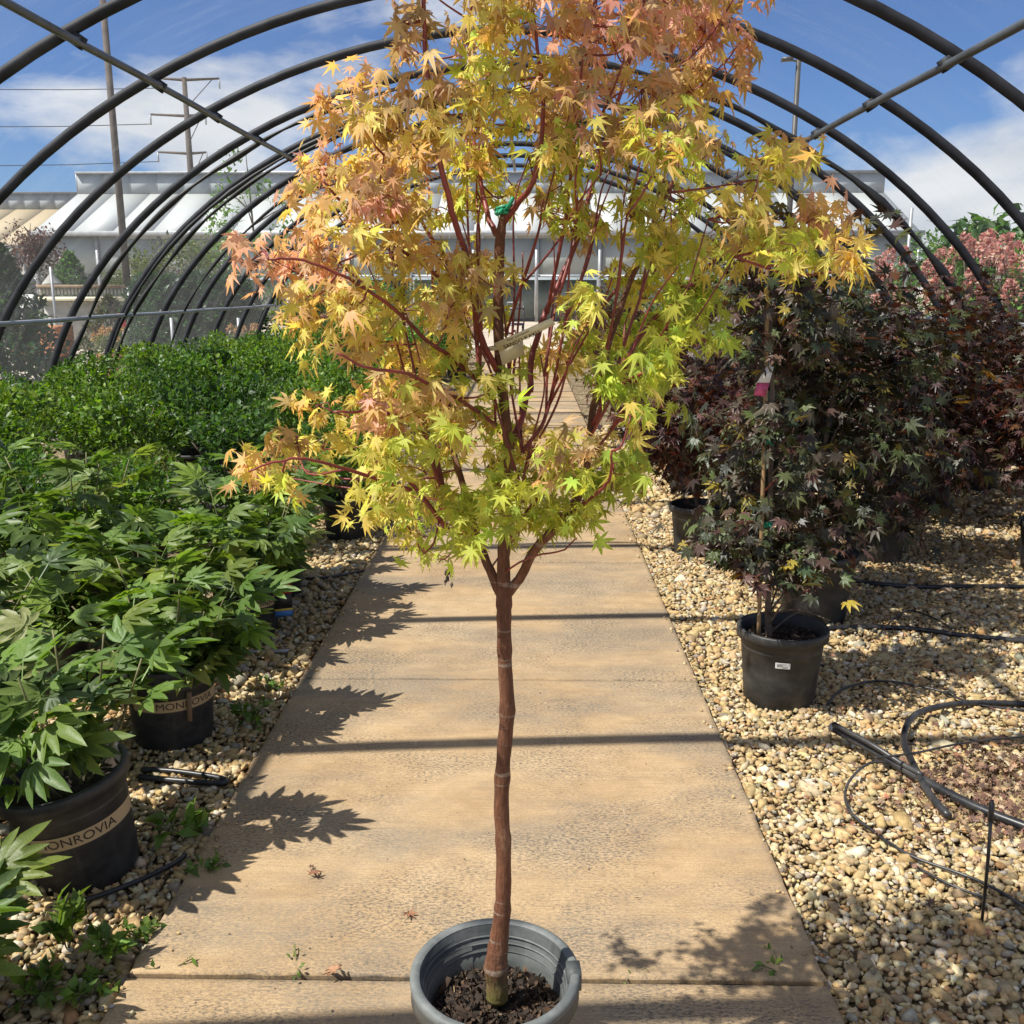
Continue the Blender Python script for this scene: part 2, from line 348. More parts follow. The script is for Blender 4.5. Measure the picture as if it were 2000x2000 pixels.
# ------------------------------------------------------------------ mesh builder
class MB:
    def __init__(self): self.v = []; self.f = []; self.c = []; self.n = 0
    def add(self, v, f, c=None):
        v = np.asarray(v, float).reshape(-1, 3); f = np.asarray(f, int)
        self.v.append(v); self.f.append(f + self.n)
        self.c.append(np.tile(np.array(c if c is not None else (1, 1, 1), float), (len(v), 1)) if c is None or np.ndim(c) == 1 else np.asarray(c, float))
        self.n += len(v); return self
    def many(self, v, f, M, T, c=None):
        """copies of one small triangle mesh: M (n,3,3) and T (n,3)"""
        n = len(T); k = len(v)
        V = np.einsum('nij,kj->nki', M, v) + T[:, None, :]
        F = (f[None] + (np.arange(n) * k)[:, None, None]).reshape(-1, f.shape[1])
        C = np.repeat(c, k, 0) if c is not None else np.ones((n * k, 3))
        return self.add(V.reshape(-1, 3), F, C)
    def box(self, c, s, rz=0, R3=None, col=None):
        x, y, z = [q / 2 for q in s]
        v = np.array([(-x, -y, -z), (x, -y, -z), (x, y, -z), (-x, y, -z), (-x, -y, z), (x, -y, z), (x, y, z), (-x, y, z)])
        if R3 is None:
            R3 = np.array([[math.cos(rz), -math.sin(rz), 0], [math.sin(rz), math.cos(rz), 0], [0, 0, 1]])
        v = v @ np.asarray(R3).T + np.array(c)
        return self.add(v, [(0, 3, 2, 1), (4, 5, 6, 7), (0, 1, 5, 4), (1, 2, 6, 5), (2, 3, 7, 6), (3, 0, 4, 7)], col)
    def quad(self, a, b, c, d, th=0.03, col=None):
        P = np.array([a, b, c, d], float); n = np.cross(P[1] - P[0], P[3] - P[0]); n /= np.linalg.norm(n) + 1e-12
        V = np.vstack([P, P - n * th])
        return self.add(V, [(0, 1, 2, 3), (7, 6, 5, 4), (0, 4, 5, 1), (1, 5, 6, 2), (2, 6, 7, 3), (3, 7, 4, 0)], col)
    def tube(self, pts, rad, seg=8, col=None, flat=1.0):
        P = np.asarray(pts, float); m = len(P)
        rad = np.broadcast_to(np.asarray(rad, float), (m,))
        T = np.gradient(P, axis=0); T /= np.linalg.norm(T, axis=1)[:, None] + 1e-12
        ref = np.array([0, 0, 1.0]) if abs(T[0, 2]) < 0.9 else np.array([1.0, 0, 0])
        N0 = np.cross(T[0], ref); N0 /= np.linalg.norm(N0)
        th = np.linspace(0, 2 * np.pi, seg, endpoint=False)
        V = []
        for i in range(m):
            N0 = N0 - T[i] * (N0 @ T[i]); N0 /= np.linalg.norm(N0) + 1e-12
            B = np.cross(T[i], N0)
            V.append(P[i] + rad[i] * (np.cos(th)[:, None] * N0 + flat * np.sin(th)[:, None] * B))
        V = np.vstack(V)
        F = []
        for i in range(m - 1):
            for j in range(seg):
                a = i * seg + j; b = i * seg + (j + 1) % seg
                F.append((a, b, b + seg, a + seg))
        n0 = len(V); V = np.vstack([V, P[0], P[-1]])
        for j in range(seg):
            F.append((n0, (j + 1) % seg, j, n0)); F.append((n0 + 1, (m - 1) * seg + j, (m - 1) * seg + (j + 1) % seg, n0 + 1))
        F = [tuple(f) for f in F]
        self.add(V, F, col); return self
    def lathe(self, prof, seg=40, col=None):
        pr = np.asarray(prof, float); m = len(pr)
        th = np.linspace(0, 2 * np.pi, seg, endpoint=False)
        V = np.stack([pr[:, 0][:, None] * np.cos(th), pr[:, 0][:, None] * np.sin(th), np.repeat(pr[:, 1][:, None], seg, 1)], -1).reshape(-1, 3)
        F = []
        for i in range(m - 1):
            for j in range(seg):
                a = i * seg + j; b = i * seg + (j + 1) % seg
                F.append((a, b, b + seg, a + seg))
        return self.add(V, F, col)
    def mesh(self, name, smooth=False, off=None):
        V = np.vstack(self.v); C = np.vstack(self.c)
        if off is not None: V = V - np.asarray(off)
        loops = []; starts = []; tot = 0
        counts = []
        for f in self.f:
            if f.size == 0: continue
            if f.shape[1] == 4 and (f[:, 0] == f[:, 3]).any():
                tri = f[:, 0] == f[:, 3]
                for sub in (f[~tri], f[tri][:, :3]):
                    loops.append(sub.ravel()); counts.append(np.full(len(sub), sub.shape[1]))
            else:
                loops.append(f.ravel()); counts.append(np.full(len(f), f.shape[1]))
        loops = np.concatenate(loops).astype(np.int32); counts = np.concatenate(counts)
        starts = np.concatenate([[0], np.cumsum(counts)[:-1]]).astype(np.int32)
        me = bpy.data.meshes.new(name)
        me.vertices.add(len(V)); me.vertices.foreach_set('co', V.astype(np.float32).ravel())
        me.loops.add(len(loops)); me.loops.foreach_set('vertex_index', loops)
        me.polygons.add(len(counts)); me.polygons.foreach_set('loop_start', starts)
        a = me.attributes.new('Col', 'FLOAT_COLOR', 'POINT')
        a.data.foreach_set('color', np.hstack([C, np.ones((len(C), 1))]).astype(np.float32).ravel())
        me.update(calc_edges=True); me.validate()
        if smooth: me.polygons.foreach_set('use_smooth', np.ones(len(me.polygons), bool))
        return me
    def build(self, name, m, parent=None, smooth=False, world=True):
        off = tuple(parent.matrix_world.translation) if False else None
        if parent is not None and world: off = wloc(parent)
        o = obj(name, self.mesh(name, smooth, off), m, parent)
        return o
def wloc(o):
    p = np.zeros(3)
    while o is not None:
        p += np.array(o.location); o = o.parent
    return p
def obj(name, me, m=None, parent=None):
    o = bpy.data.objects.new(name, me)
    if m is not None and len(me.materials) == 0: me.materials.append(m)
    COL.objects.link(o)
    if parent is not None: o.parent = parent
    return o
def tag(o, label=None, cat=None, group=None, kind=None):
    if label: o['label'] = label
    if cat: o['category'] = cat
    if group: o['group'] = group
    if kind: o['kind'] = kind
    return o
def thing(name, label, cat, loc=(0, 0, 0), group=None, rz=0):
    o = bpy.data.objects.new(name, None); COL.objects.link(o)
    o.empty_display_size = 0.1
    o.location = tuple(float(x) for x in loc); o.rotation_euler.z = rz
    return tag(o, label, cat, group)
def copy_tree(o, parent=None):
    c = o.copy(); COL.objects.link(c); c.parent = parent
    for ch in list(o.children): copy_tree(ch, c)
    return c
def smooth_path(pts, n=6):
    """Catmull-Rom through the points"""
    P = np.asarray(pts, float)
    if len(P) < 3: return np.array([P[0] + (P[-1] - P[0]) * t for t in np.linspace(0, 1, n + 1)])
    Q = np.vstack([2 * P[0] - P[1], P, 2 * P[-1] - P[-2]])
    out = []
    for i in range(1, len(Q) - 2):
        for t in np.linspace(0, 1, n, endpoint=False):
            a, b, c, d = Q[i - 1], Q[i], Q[i + 1], Q[i + 2]
            out.append(0.5 * ((2 * b) + (c - a) * t + (2 * a - 5 * b + 4 * c - d) * t * t + (3 * b - a - 3 * c + d) * t ** 3))
    out.append(P[-1]); return np.array(out)

# ------------------------------------------------------------------ leaf shapes (unit length, lying in XY, tip along +Y)
def palmate(angs, lens, hw, notch, droop=0.25, fold=0.05, rich=True, rnd=0.5):
    V = [(0, 0, 0)]; F = []
    n = len(angs)
    an = [R(a) for a in angs]
    nd = []
    for i in range(n + 1):
        if i == 0: a = an[0] - R(22); r = notch * lens[0] * 0.75
        elif i == n: a = an[-1] + R(22); r = notch * lens[-1] * 0.75
        else: a = (an[i - 1] + an[i]) / 2; r = notch * min(lens[i - 1], lens[i])
        nd.append(len(V)); V.append((math.sin(a) * r, math.cos(a) * r, fold * 0.8))
    for i in range(n):
        L_, a = lens[i], an[i]
        ax = np.array([math.sin(a), math.cos(a)]); pr = np.array([math.cos(a), -math.sin(a)])
        t = ax * L_; t_i = len(V); V.append((t[0], t[1], 0))
        if rich:
            mI = len(V); p = ax * L_ * 0.5; V.append((p[0], p[1], -fold * 0.4))
            l = ax * L_ * 0.56 - pr * hw * L_; r = ax * L_ * 0.56 + pr * hw * L_
            lI = len(V); V.append((l[0], l[1], fold)); rI = len(V); V.append((r[0], r[1], fold))
            l2 = ax * L_ * 0.80 - pr * hw * L_ * rnd; r2_ = ax * L_ * 0.80 + pr * hw * L_ * rnd
            l2I = len(V); V.append((l2[0], l2[1], fold * .7)); r2I = len(V); V.append((r2_[0], r2_[1], fold * .7))
            F += [(0, mI, nd[i]), (nd[i], mI, lI), (lI, mI, l2I), (l2I, mI, t_i), (t_i, mI, r2I), (r2I, mI, rI), (rI, mI, nd[i + 1]), (nd[i + 1], mI, 0)]
        else:
            F += [(0, t_i, nd[i]), (0, nd[i + 1], t_i)]
    V = np.array(V, float)
    r2 = V[:, 0] ** 2 + V[:, 1] ** 2
    V[:, 2] -= droop * r2
    return V, np.array(F)
MAPLE = [palmate([-122, -80, -40, 0, 40, 80, 122], [0.42, 0.72, 0.93, 1.0, 0.93, 0.72, 0.42], 0.115, 0.33, d, f) for d, f in ((0.15, 0.05), (0.35, 0.07), (0.55, 0.09), (0.05, 0.10))]
MAPLE_S = [palmate([-118, -78, -38, 0, 38, 78, 118], [0.45, 0.74, 0.95, 1.0, 0.95, 0.74, 0.45], 0.15, 0.45, d, f, False) for d, f in ((0.2, 0.06), (0.45, 0.1))]
MAPLE_N = [palmate([-122, -80, -40, 0, 40, 80, 122], [0.42, 0.72, 0.93, 1.0, 0.93, 0.72, 0.42], 0.1, 0.40, d, f, False) for d, f in ((0.2, 0.06), (0.6, 0.10), (1.0, 0.05))]
def ellip(w=0.28, droop=0.3, fold=0.08):
    V = np.array([(0, 0, 0), (-w, 0.45, fold), (0, 0.5, 0), (w, 0.45, fold), (0, 1, 0)], float)
    V[:, 2] -= droop * V[:, 1] ** 2
    return V, np.array([(0, 2, 1), (0, 3, 2), (1, 2, 4), (2, 3, 4)])
ELL = [ellip(0.26, 0.25), ellip(0.32, 0.5), ellip(0.22, -0.15)]
def peony_leaf(seed):
    r = random.Random(seed)
    V = []; F = []; k = 0
    # three lobed leaflets on a short forked stalk; unit length
    for base, ang, sc in (((0, 0.30), 0, 0.72), ((0.0, 0.24), -58, 0.62), ((0.0, 0.24), 58, 0.62)):
        lob = palmate([-62, -30, 0, 30, 62][(0 if ang == 0 else 1):(5 if ang == 0 else 4)], [.5, 0.78 + r.uniform(-.06, .06), 1.0, 0.78 + r.uniform(-.06, .06), .5][(0 if ang == 0 else 1):(5 if ang == 0 else 4)], 0.145, 0.46, 0.22 + r.uniform(-.14, .12), 0.06, True, .72)
        v, f = lob; v = v.copy()
        a = R(ang + r.uniform(-6, 6)); ca, sa = math.cos(a), math.sin(a)
        v = v * sc
        x = v[:, 0] * ca + v[:, 1] * sa + base[0]; y = -v[:, 0] * sa + v[:, 1] * ca + base[1]
        z = v[:, 2] - 0.10 * (abs(x)) + r.uniform(-0.03, 0.03)
        V.append(np.stack([x, y, z], 1)); F.append(f + k); k += len(v)
    # stalk ribbon
    s = np.array([(-0.012, -0.15, 0.0), (0.012, -0.15, 0.0), (0.012, 0.36, 0.0), (-0.012, 0.36, 0.0)])
    V.append(s); F.append(np.array([(0, 1, 2), (0, 2, 3)]) + k)
    V = np.vstack(V); V[:, 2] -= 0.22 * np.clip(V[:, 1], 0, 2) ** 2
    return V, np.vstack(F)
PEONY = [peony_leaf(i) for i in range(5)]

def frames(d, nrm):
    """rotation matrices whose Y axis is d and Z axis close to nrm"""
    d = d / (np.linalg.norm(d, axis=1)[:, None] + 1e-9)
    x = np.cross(d, nrm); x /= np.linalg.norm(x, axis=1)[:, None] + 1e-9
    z = np.cross(x, d)
    return np.stack([x, d, z], -1)
def vary(cols, k=0.12, n=None, hue=0.05):
    c = np.asarray(cols, float)
    n = len(c) if n is None else n
    return np.clip(c * (1 + rng.normal(0, k, (n, 1))) * (1 + rng.normal(0, hue, (n, 3))), 0.002, 1)

# ================================================================== SETTING
# one sheet that reaches the horizon
g = MB().add([(-900, -60, -0.075), (900, -60, -0.075), (900, 1600, -0.075), (-900, 1600, -0.075)], [(0, 1, 2, 3)])
tag(g.build('ground', M_YARD), kind='structure')
# bed of small stones inside the plastic house
HXC, HA, HB, HN = -0.228, 4.51, 3.395, 1.83
PX0, PX1 = -0.852, 0.639
def sheet(name, x0, x1, y0, y1, z, m, amp=0.012, nx=40, ny=120):
    xs, ys = np.meshgrid(np.linspace(x0, x1, nx), np.linspace(y0, y1, ny), indexing='ij')
    zs = z + rng.normal(0, amp, xs.shape)
    V = np.stack([xs, ys, zs], -1).reshape(-1, 3)
    i, j = np.meshgrid(np.arange(nx - 1), np.arange(ny - 1), indexing='ij')
    a = (i * ny + j).ravel()
    F = np.stack([a, a + ny, a + ny + 1, a + 1], 1)
    return MB().add(V, F).build(name, m, smooth=True)
tag(sheet('gravel_bed', HXC - HA, PX0 - 0.002, -1.5, 23, -0.045, M_DIRT, 0.006), kind='structure')
tag(sheet('gravel_bed', PX1 + 0.002, HXC + HA, -1.5, 23, -0.045, M_DIRT, 0.006), kind='structure')

# path of concrete slabs
path = thing('path', None, None, (0, 0, 0)); tag(path, kind='structure')
joints = [-1.45, 0.15, gnd(900, 1846)[1], gnd(900, 1281)[1], gnd(900, 1060)[1]]
st = joints[-1] - joints[-2]
while joints[-1] < 24: joints.append(joints[-1] + st)
def slab_mesh(x0, x1, y0, y1, seed):
    r = np.random.default_rng(seed)
    nx, ny = 44, 44
    bx = 0.006
    xs = np.concatenate([[0, 0.004], np.linspace(0.02, x1 - x0 - 0.02, nx), [x1 - x0 - 0.004, x1 - x0]])
    ys = np.concatenate([[0, 0.004], np.linspace(0.02, y1 - y0 - 0.02, ny), [y1 - y0 - 0.004, y1 - y0]])
    X, Y = np.meshgrid(xs, ys, indexing='ij')
    Z = np.zeros_like(X)
    Z[0, :] = Z[-1, :] = -0.006; Z[:, 0] = Z[:, -1] = -0.006
    X[0, :] += r.normal(0, 0.0025, len(ys)); X[-1, :] += r.normal(0, 0.0025, len(ys))
    Y[:, 0] += np.abs(r.normal(0, 0.002, len(xs))); Y[:, -1] -= np.abs(r.normal(0, 0.002, len(xs)))
    n0, n1 = X.shape
    V = np.stack([X + x0, Y + y0, Z], -1).reshape(-1, 3)
    i, j = np.meshgrid(np.arange(n0 - 1), np.arange(n1 - 1), indexing='ij'); a = (i * n1 + j).ravel()
    F = np.stack([a, a + n1, a + n1 + 1, a + 1], 1)
    mb = MB().add(V, F)
    # sides
    ring = [k * n1 for k in range(n0)] + [(n0 - 1) * n1 + k for k in range(1, n1)] + [k * n1 + n1 - 1 for k in range(n0 - 2, -1, -1)] + [k for k in range(n1 - 2, 0, -1)]
    top = V[ring]; low = top.copy(); low[:, 2] = -0.074
    m = len(ring); SV = np.vstack([top, low])
    mb.add(SV, [(k, m + k, m + (k + 1) % m, (k + 1) % m) for k in range(m)])
    return mb
for i in range(len(joints) - 1):
    gap = 0.0075 if abs(joints[i] - joints[2]) < .01 else 0.0035
    gap2 = 0.0075 if abs(joints[i + 1] - joints[2]) < .01 else 0.0035
    slab_mesh(PX0, PX1, joints[i] + gap, joints[i + 1] - gap2, i).build('slab', M_CONC, path)
jb = MB().box(((PX0 + PX1) / 2, 11, -0.04), (PX1 - PX0 - 0.02, 25, 0.05))
tag(jb.build('joint_filling', M_SOIL, path))

# gravel
def ico(sub):
    t = (1 + 5 ** .5) / 2
    v = np.array([(-1, t, 0), (1, t, 0), (-1, -t, 0), (1, -t, 0), (0, -1, t), (0, 1, t), (0, -1, -t), (0, 1, -t), (t, 0, -1), (t, 0, 1), (-t, 0, -1), (-t, 0, 1)], float)
    f = [(0, 11, 5), (0, 5, 1), (0, 1, 7), (0, 7, 10), (0, 10, 11), (1, 5, 9), (5, 11, 4), (11, 10, 2), (10, 7, 6), (7, 1, 8), (3, 9, 4), (3, 4, 2), (3, 2, 6), (3, 6, 8), (3, 8, 9), (4, 9, 5), (2, 4, 11), (6, 2, 10), (8, 6, 7), (9, 8, 1)]
    v /= np.linalg.norm(v[0])
    for _ in range(sub):
        v = list(map(tuple, v)); c = {}; nf = []
        def mid(a, b):
            k = (min(a, b), max(a, b))
            if k not in c:
                p = (np.array(v[a]) + np.array(v[b])) / 2; v.append(tuple(p / np.linalg.norm(p))); c[k] = len(v) - 1
            return c[k]
        for a, b, d in f:
            x, y, z = mid(a, b), mid(b, d), mid(d, a)
            nf += [(a, x, z), (b, y, x), (d, z, y), (x, y, z)]
        f = nf; v = np.array(v)
    return np.array(v), np.array(f)
PAL = np.array([.86, .82, .74]) * np.array([(0.58, 0.44, 0.24), (0.64, 0.52, 0.32), (0.52, 0.38, 0.20), (0.70, 0.60, 0.42), (0.42, 0.33, 0.21), (0.66, 0.48, 0.26), (0.72, 0.66, 0.55), (0.34, 0.31, 0.26), (0.56, 0.34, 0.17), (0.52, 0.48, 0.41)])
PW = np.array([.17, .19, .14, .14, .08, .11, .06, .04, .03, .04]); PW /= PW.sum()
def rot_rand(n):
    q = rng.normal(size=(n, 4)); q /= np.linalg.norm(q, axis=1)[:, None]
    w, x, y, z = q.T
    return np.stack([np.stack([1 - 2 * (y * y + z * z), 2 * (x * y - z * w), 2 * (x * z + y * w)], -1),
                     np.stack([2 * (x * y + z * w), 1 - 2 * (x * x + z * z), 2 * (y * z - x * w)], -1),
                     np.stack([2 * (x * z - y * w), 2 * (y * z + x * w), 1 - 2 * (x * x + y * y)], -1)], 1)
def stones(mb, x0, x1, y0, y1, pitch, size, sub, zc):
    xs, ys = np.meshgrid(np.arange(x0, x1, pitch), np.arange(y0, y1, pitch), indexing='ij')
    P = np.stack([xs.ravel(), ys.ravel()], 1); P += rng.uniform(-.55, .55, P.shape) * pitch
    P[:, 0] = np.clip(P[:, 0], x0, x1)
    n = len(P); bv, bf = ico(sub)
    which = rng.integers(0, 14, n)
    for k in range(14):
        sel = which == k; m = sel.sum()
        w = bv * 1.06 * (1 + rng.normal(0, 0.20, (len(bv), 1)))
        # a few planar cuts make crushed faces
        for _ in range(3):
            d = rng.normal(size=3); d /= np.linalg.norm(d); h = w @ d; c = rng.uniform(0.45, 0.75)
            w = w - np.clip(h - c, 0, None)[:, None] * d
        s = size * np.exp(rng.normal(0, 0.36, m))
        S = np.stack([s * rng.uniform(.9, 1.5, m), s * rng.uniform(.7, 1.05, m), s * rng.uniform(.5, .8, m)], -1)
        ry = rng.uniform(0, 2 * np.pi, m); tl = rng.normal(0, .35, m); tx = rng.normal(0, .35, m)
        cz, sz = np.cos(ry), np.sin(ry)
        Z = np.zeros(m); O = np.ones(m)
        Rz = np.stack([np.stack([cz, -sz, Z], -1), np.stack([sz, cz, Z], -1), np.stack([Z, Z, O], -1)], 1)
        Rx = np.stack([np.stack([O, Z, Z], -1), np.stack([Z, np.cos(tl), -np.sin(tl)], -1), np.stack([Z, np.sin(tl), np.cos(tl)], -1)], 1)
        Ry = np.stack([np.stack([np.cos(tx), Z, np.sin(tx)], -1), np.stack([Z, O, Z], -1), np.stack([-np.sin(tx), Z, np.cos(tx)], -1)], 1)
        M = Rz @ Rx @ Ry * S[:, None, :]
        T = np.stack([P[sel, 0], P[sel, 1], zc + rng.uniform(-.006, .010, m) * size / .013], -1)
        C = vary(PAL[rng.choice(len(PAL), m, p=PW)], 0.10, m, 0.03)
        mb.many(w, bf, M, T, C)
gv = MB()
stones(gv, PX1 + 0.012, 2.0, 1.25, 2.3, 0.0136, 0.0092, 0, -0.030)
stones(gv, PX1 + 0.012, 2.3, 2.3, 3.6, 0.0148, 0.0097, 0, -0.030)
stones(gv, PX1 + 0.012, 2.6, 3.6, 6.2, 0.0175, 0.0110, 0, -0.030)
stones(gv, PX1 + 0.012, 4.1, 6.2, 10.5, 0.036, 0.021, 0, -0.034)
stones(gv, 2.6, 4.1, 4.2, 6.2, 0.030, 0.018, 0, -0.034)
stones(gv, -1.7, PX0 - 0.012, 1.4, 2.3, 0.0150, 0.0100, 0, -0.030)
stones(gv, -1.7, PX0 - 0.012, 2.3, 3.3, 0.0165, 0.0106, 0, -0.030)
stones(gv, -1.5, PX0 - 0.012, 3.3, 7.5, 0.022, 0.0135, 0, -0.030)
for x0_, x1_, y0_, y1_ in ((PX1 - .05, PX1 + .01, 1.5, 6.5), (PX0 - .01, PX0 + .07, 1.5, 6.5)):
    n_ = 130; bv, bf = ico(0)
    xx_ = rng.uniform(0, 1, n_) ** 1.8
    xx_ = (x1_ - (x1_ - x0_) * xx_) if x0_ > 0 else (x0_ + (x1_ - x0_) * xx_)
    gv.many(bv * (1 + rng.normal(0, .15, (12, 1))), bf, rot_rand(n_) * rng.uniform(.003, .009, n_)[:, None, None] * np.array([1.2, .9, .6])[None, None, :], np.stack([xx_, rng.uniform(y0_, y1_, n_), np.full(n_, .003)], -1), vary(PAL[rng.choice(len(PAL), n_, p=PW)], .1, n_, .03))
tag(gv.build('gravel', M_STONE, smooth=False), 'tan and cream gravel of small crushed stones beside the path', 'gravel', kind='stuff')

# ================================================================== HOOP HOUSE
HY0, HS = 5.76, 1.22
HOOPS = [HY0 + HS * i for i in range(-5, 10)]
house = thing('hoop_house', 'long arched plastic-film hoop house with steel ribs coloured shade-dark over the path', 'greenhouse', (HXC, 8.0, -0.07))
def hoop_pt(t, y, k=1.0):
    """t runs 0 (left foot) .. 1 (right foot)"""
    th = math.pi * (1 - t); c, s = math.cos(th), math.sin(th)
    return np.array([HXC + k * HA * math.copysign(abs(c) ** (2 / HN), c), y, max(0, s) ** (2 / HN) * HB * k])
ts = np.linspace(0, 1, 61)
for y in HOOPS:
    P = np.array([hoop_pt(t, y) for t in ts]); P[0, 2] = P[-1, 2] = -0.06
    MB().tube(P, 0.0355, 8).build('rib', M_RIB, house, True)
# purlins, level pipes along the house
def purlin(name, p0, rad, m, y0=1.8, y1=16.8, steps=20):
    P = np.array([[p0[0], y, p0[2] + 0.004 * math.sin(y * 2)] for y in np.linspace(y0, y1, steps)])
    return MB().tube(P, rad, 8).build(name, m, house, True)
pl = aty(275, 133, HY0); pr = aty(1790, 85, HY0 + 0.0)
def inside(p, k): 
    return np.array([HXC + (p[0] - HXC) * k, p[1], p[2] * k])
pa = aty(290, 148, HOOPS[6]); pb = aty(1690, 148, HOOPS[6])
def on_profile(p, k):
    x, z = p[0] - HXC, p[2]
    r = (abs(x / HA) ** HN + abs(z / HB) ** HN) ** (1 / HN)
    return np.array([HXC + x / r * k, p[1], z / r * k])
purlin('purlin', on_profile(pa, 0.978), 0.024, M_PURL)
purlin('purlin', on_profile(pb, 0.978), 0.024, M_PURL)
purlin('purlin', np.array([HXC, 0, HB * 0.978]), 0.024, M_PURL, 2)
hr = on_profile(aty(0, 612, 8.0), 0.985)
purlin('hip_rail', hr, 0.021, M_GALV, 1.8, 16.8)
purlin('hip_rail', np.array([2 * HXC - hr[0], 0, hr[2]]), 0.021, M_GALV, 1.8, 16.8)
for y in HOOPS[4:]:
    for p in (on_profile(pa, 0.978), on_profile(pb, 0.978)):
        q = on_profile(np.array([p[0], y, p[2]]), 0.982)
        MB().box((q[0], y, q[2]), (0.07, 0.045, 0.07), 0, Matrix.Rotation(0.6 if p[0] < 0 else -0.6, 3, 'Y')).build('clamp', M_RIB, house)
# clear film stretched over the ribs
bays = 5
ys = []
for a, b in zip(HOOPS[:-1], HOOPS[1:]): ys += list(np.linspace(a, b, bays, endpoint=False))
ys.append(HOOPS[-1])
tt = np.linspace(0, 1, 81)
V = []
for j, y in enumerate(ys):
    fr = (j % bays) / bays; sag = 0.012 * math.sin(math.pi * fr)
    for i, t in enumerate(tt):
        p = hoop_pt(t, y, 1.0 + 0.0115 - sag * 0.5 + rng.normal(0, 0.0006))
        if i in (0, len(tt) - 1): p[2] = -0.055
        V.append(p)
m = len(tt)
F = [(j * m + i, j * m + i + 1, (j + 1) * m + i + 1, (j + 1) * m + i) for j in range(len(ys) - 1) for i in range(m - 1)]
MB().add(V, F).build('film', M_FILM, house, True)['label'] = 'clear wrinkled plastic film stretched over the ribs'
# loose black straps and doubled wiggle strips that hang beside some ribs
def strap(y, t0, t1, k, amp, rad, dy=0.0, seed=0, n=46, lump=0.35):
    r = np.random.default_rng(seed)
    P = []; rr = []
    ph = r.uniform(0, 6, 3)
    for t in np.linspace(t0, t1, n):
        w = amp * (math.sin(t * 37 + ph[0]) * .5 + math.sin(t * 71 + ph[1]) * .3 + math.sin(t * 15 + ph[2]) * .6)
        p = hoop_pt(t, y + dy + w * 1.2, k); p[2] = max(p[2] - abs(w) * 0.2, -0.05)
        P.append(p); rr.append(rad * (1 + lump * math.sin(t * 90 + ph[1]) + r.uniform(-.15, .15)))
    o = MB().tube(P, rr, 6).build('loose_strap', M_STRAP, house, True)
    return o
strap(HOOPS[8], 0.0, 0.42, 0.985, 0.06, 0.022, 0.16, 1)
strap(HOOPS[9], 0.0, 0.5, 0.985, 0.03, 0.020, 0.12, 2)
strap(HOOPS[9], 0.0, 1.0, 0.985, 0.02, 0.020, -0.10, 6)
strap(HOOPS[7], 0.5, 1.0, 0.985, 0.05, 0.030, 0.52, 3, lump=0.4)
strap(HOOPS[10], 0.0, 0.6, 0.985, 0.03, 0.016, 0.5, 4)
strap(HOOPS[4], 0.1, 0.9, 0.985, 0.02, 0.018, 0.07, 5)

# ================================================================== POTS
def pot_profile(r, h, lip=0.012, th=0.004, soil=0.04):
    rb = r * 0.83
    return [(0.0, 0.004), (rb * 0.7, 0.004), (rb - 0.008, 0.0), (rb, 0.008), (rb + (r - rb) * 0.3, h * 0.35), (r - 0.004, h - 0.045), (r, h - 0.042), (r + lip * .3, h - 0.036),
            (r + lip, h - 0.034), (r + lip, h - 0.004), (r + lip - 0.003, h), (r - th + 0.003, h), (r - th, h - 0.004), (r - th - 0.002, h - soil - 0.03)]
def soil_disc(mb, r, z, amp=0.006, seed=0, cx=0, cy=0):
    q = np.random.default_rng(seed)
    rings = 9; seg = 26
    V = [(cx, cy, z + amp)]; F = []
    for i in range(1, rings + 1):
        for j in range(seg):
            a = 2 * math.pi * j / seg; rr = r * i / rings
            V.append((cx + rr * math.cos(a), cy + rr * math.sin(a), z + q.normal(0, amp) + amp * (1 - i / rings)))
    for j in range(seg): F.append((0, 1 + j, 1 + (j + 1) % seg, 0))
    for i in range(rings - 1):
        for j in range(seg):
            a = 1 + i * seg + j; b = 1 + i * seg + (j + 1) % seg
            F.append((a, a + seg, b + seg, b))
    mb.add(V, F); return mb
def chips(mb, r, z, n, seed, cx=0, cy=0, ln=0.012):
    q = np.random.default_rng(seed)
    v = np.array([(-.5, -.16, 0), (.5, -.10, .03), (.45, .14, 0), (-.4, .18, .05), (-.1, .02, .14)]); f = np.array([(0, 1, 4), (1, 2, 4), (2, 3, 4), (3, 0, 4)])
    rr = r * np.sqrt(q.uniform(0, 1, n)); a = q.uniform(0, 6.283, n)
    T = np.stack([cx + rr * np.cos(a), cy + rr * np.sin(a), z + q.uniform(0.0, .010, n)], -1)
    M = rot_rand(n); fl = q.uniform(0, 1, n) < .75
    M = M * (ln * np.exp(q.normal(0, .45, n)))[:, None, None]
    pal = np.array([(0.03, 0.018, 0.011), (0.06, 0.035, 0.022), (0.12, 0.07, 0.04), (0.30, 0.21, 0.12), (0.02, 0.014, 0.01)])
    C = pal[q.choice(5, n, p=[.38, .3, .17, .05, .10])]
    mb.many(v, f, M, T, C)
    return mb

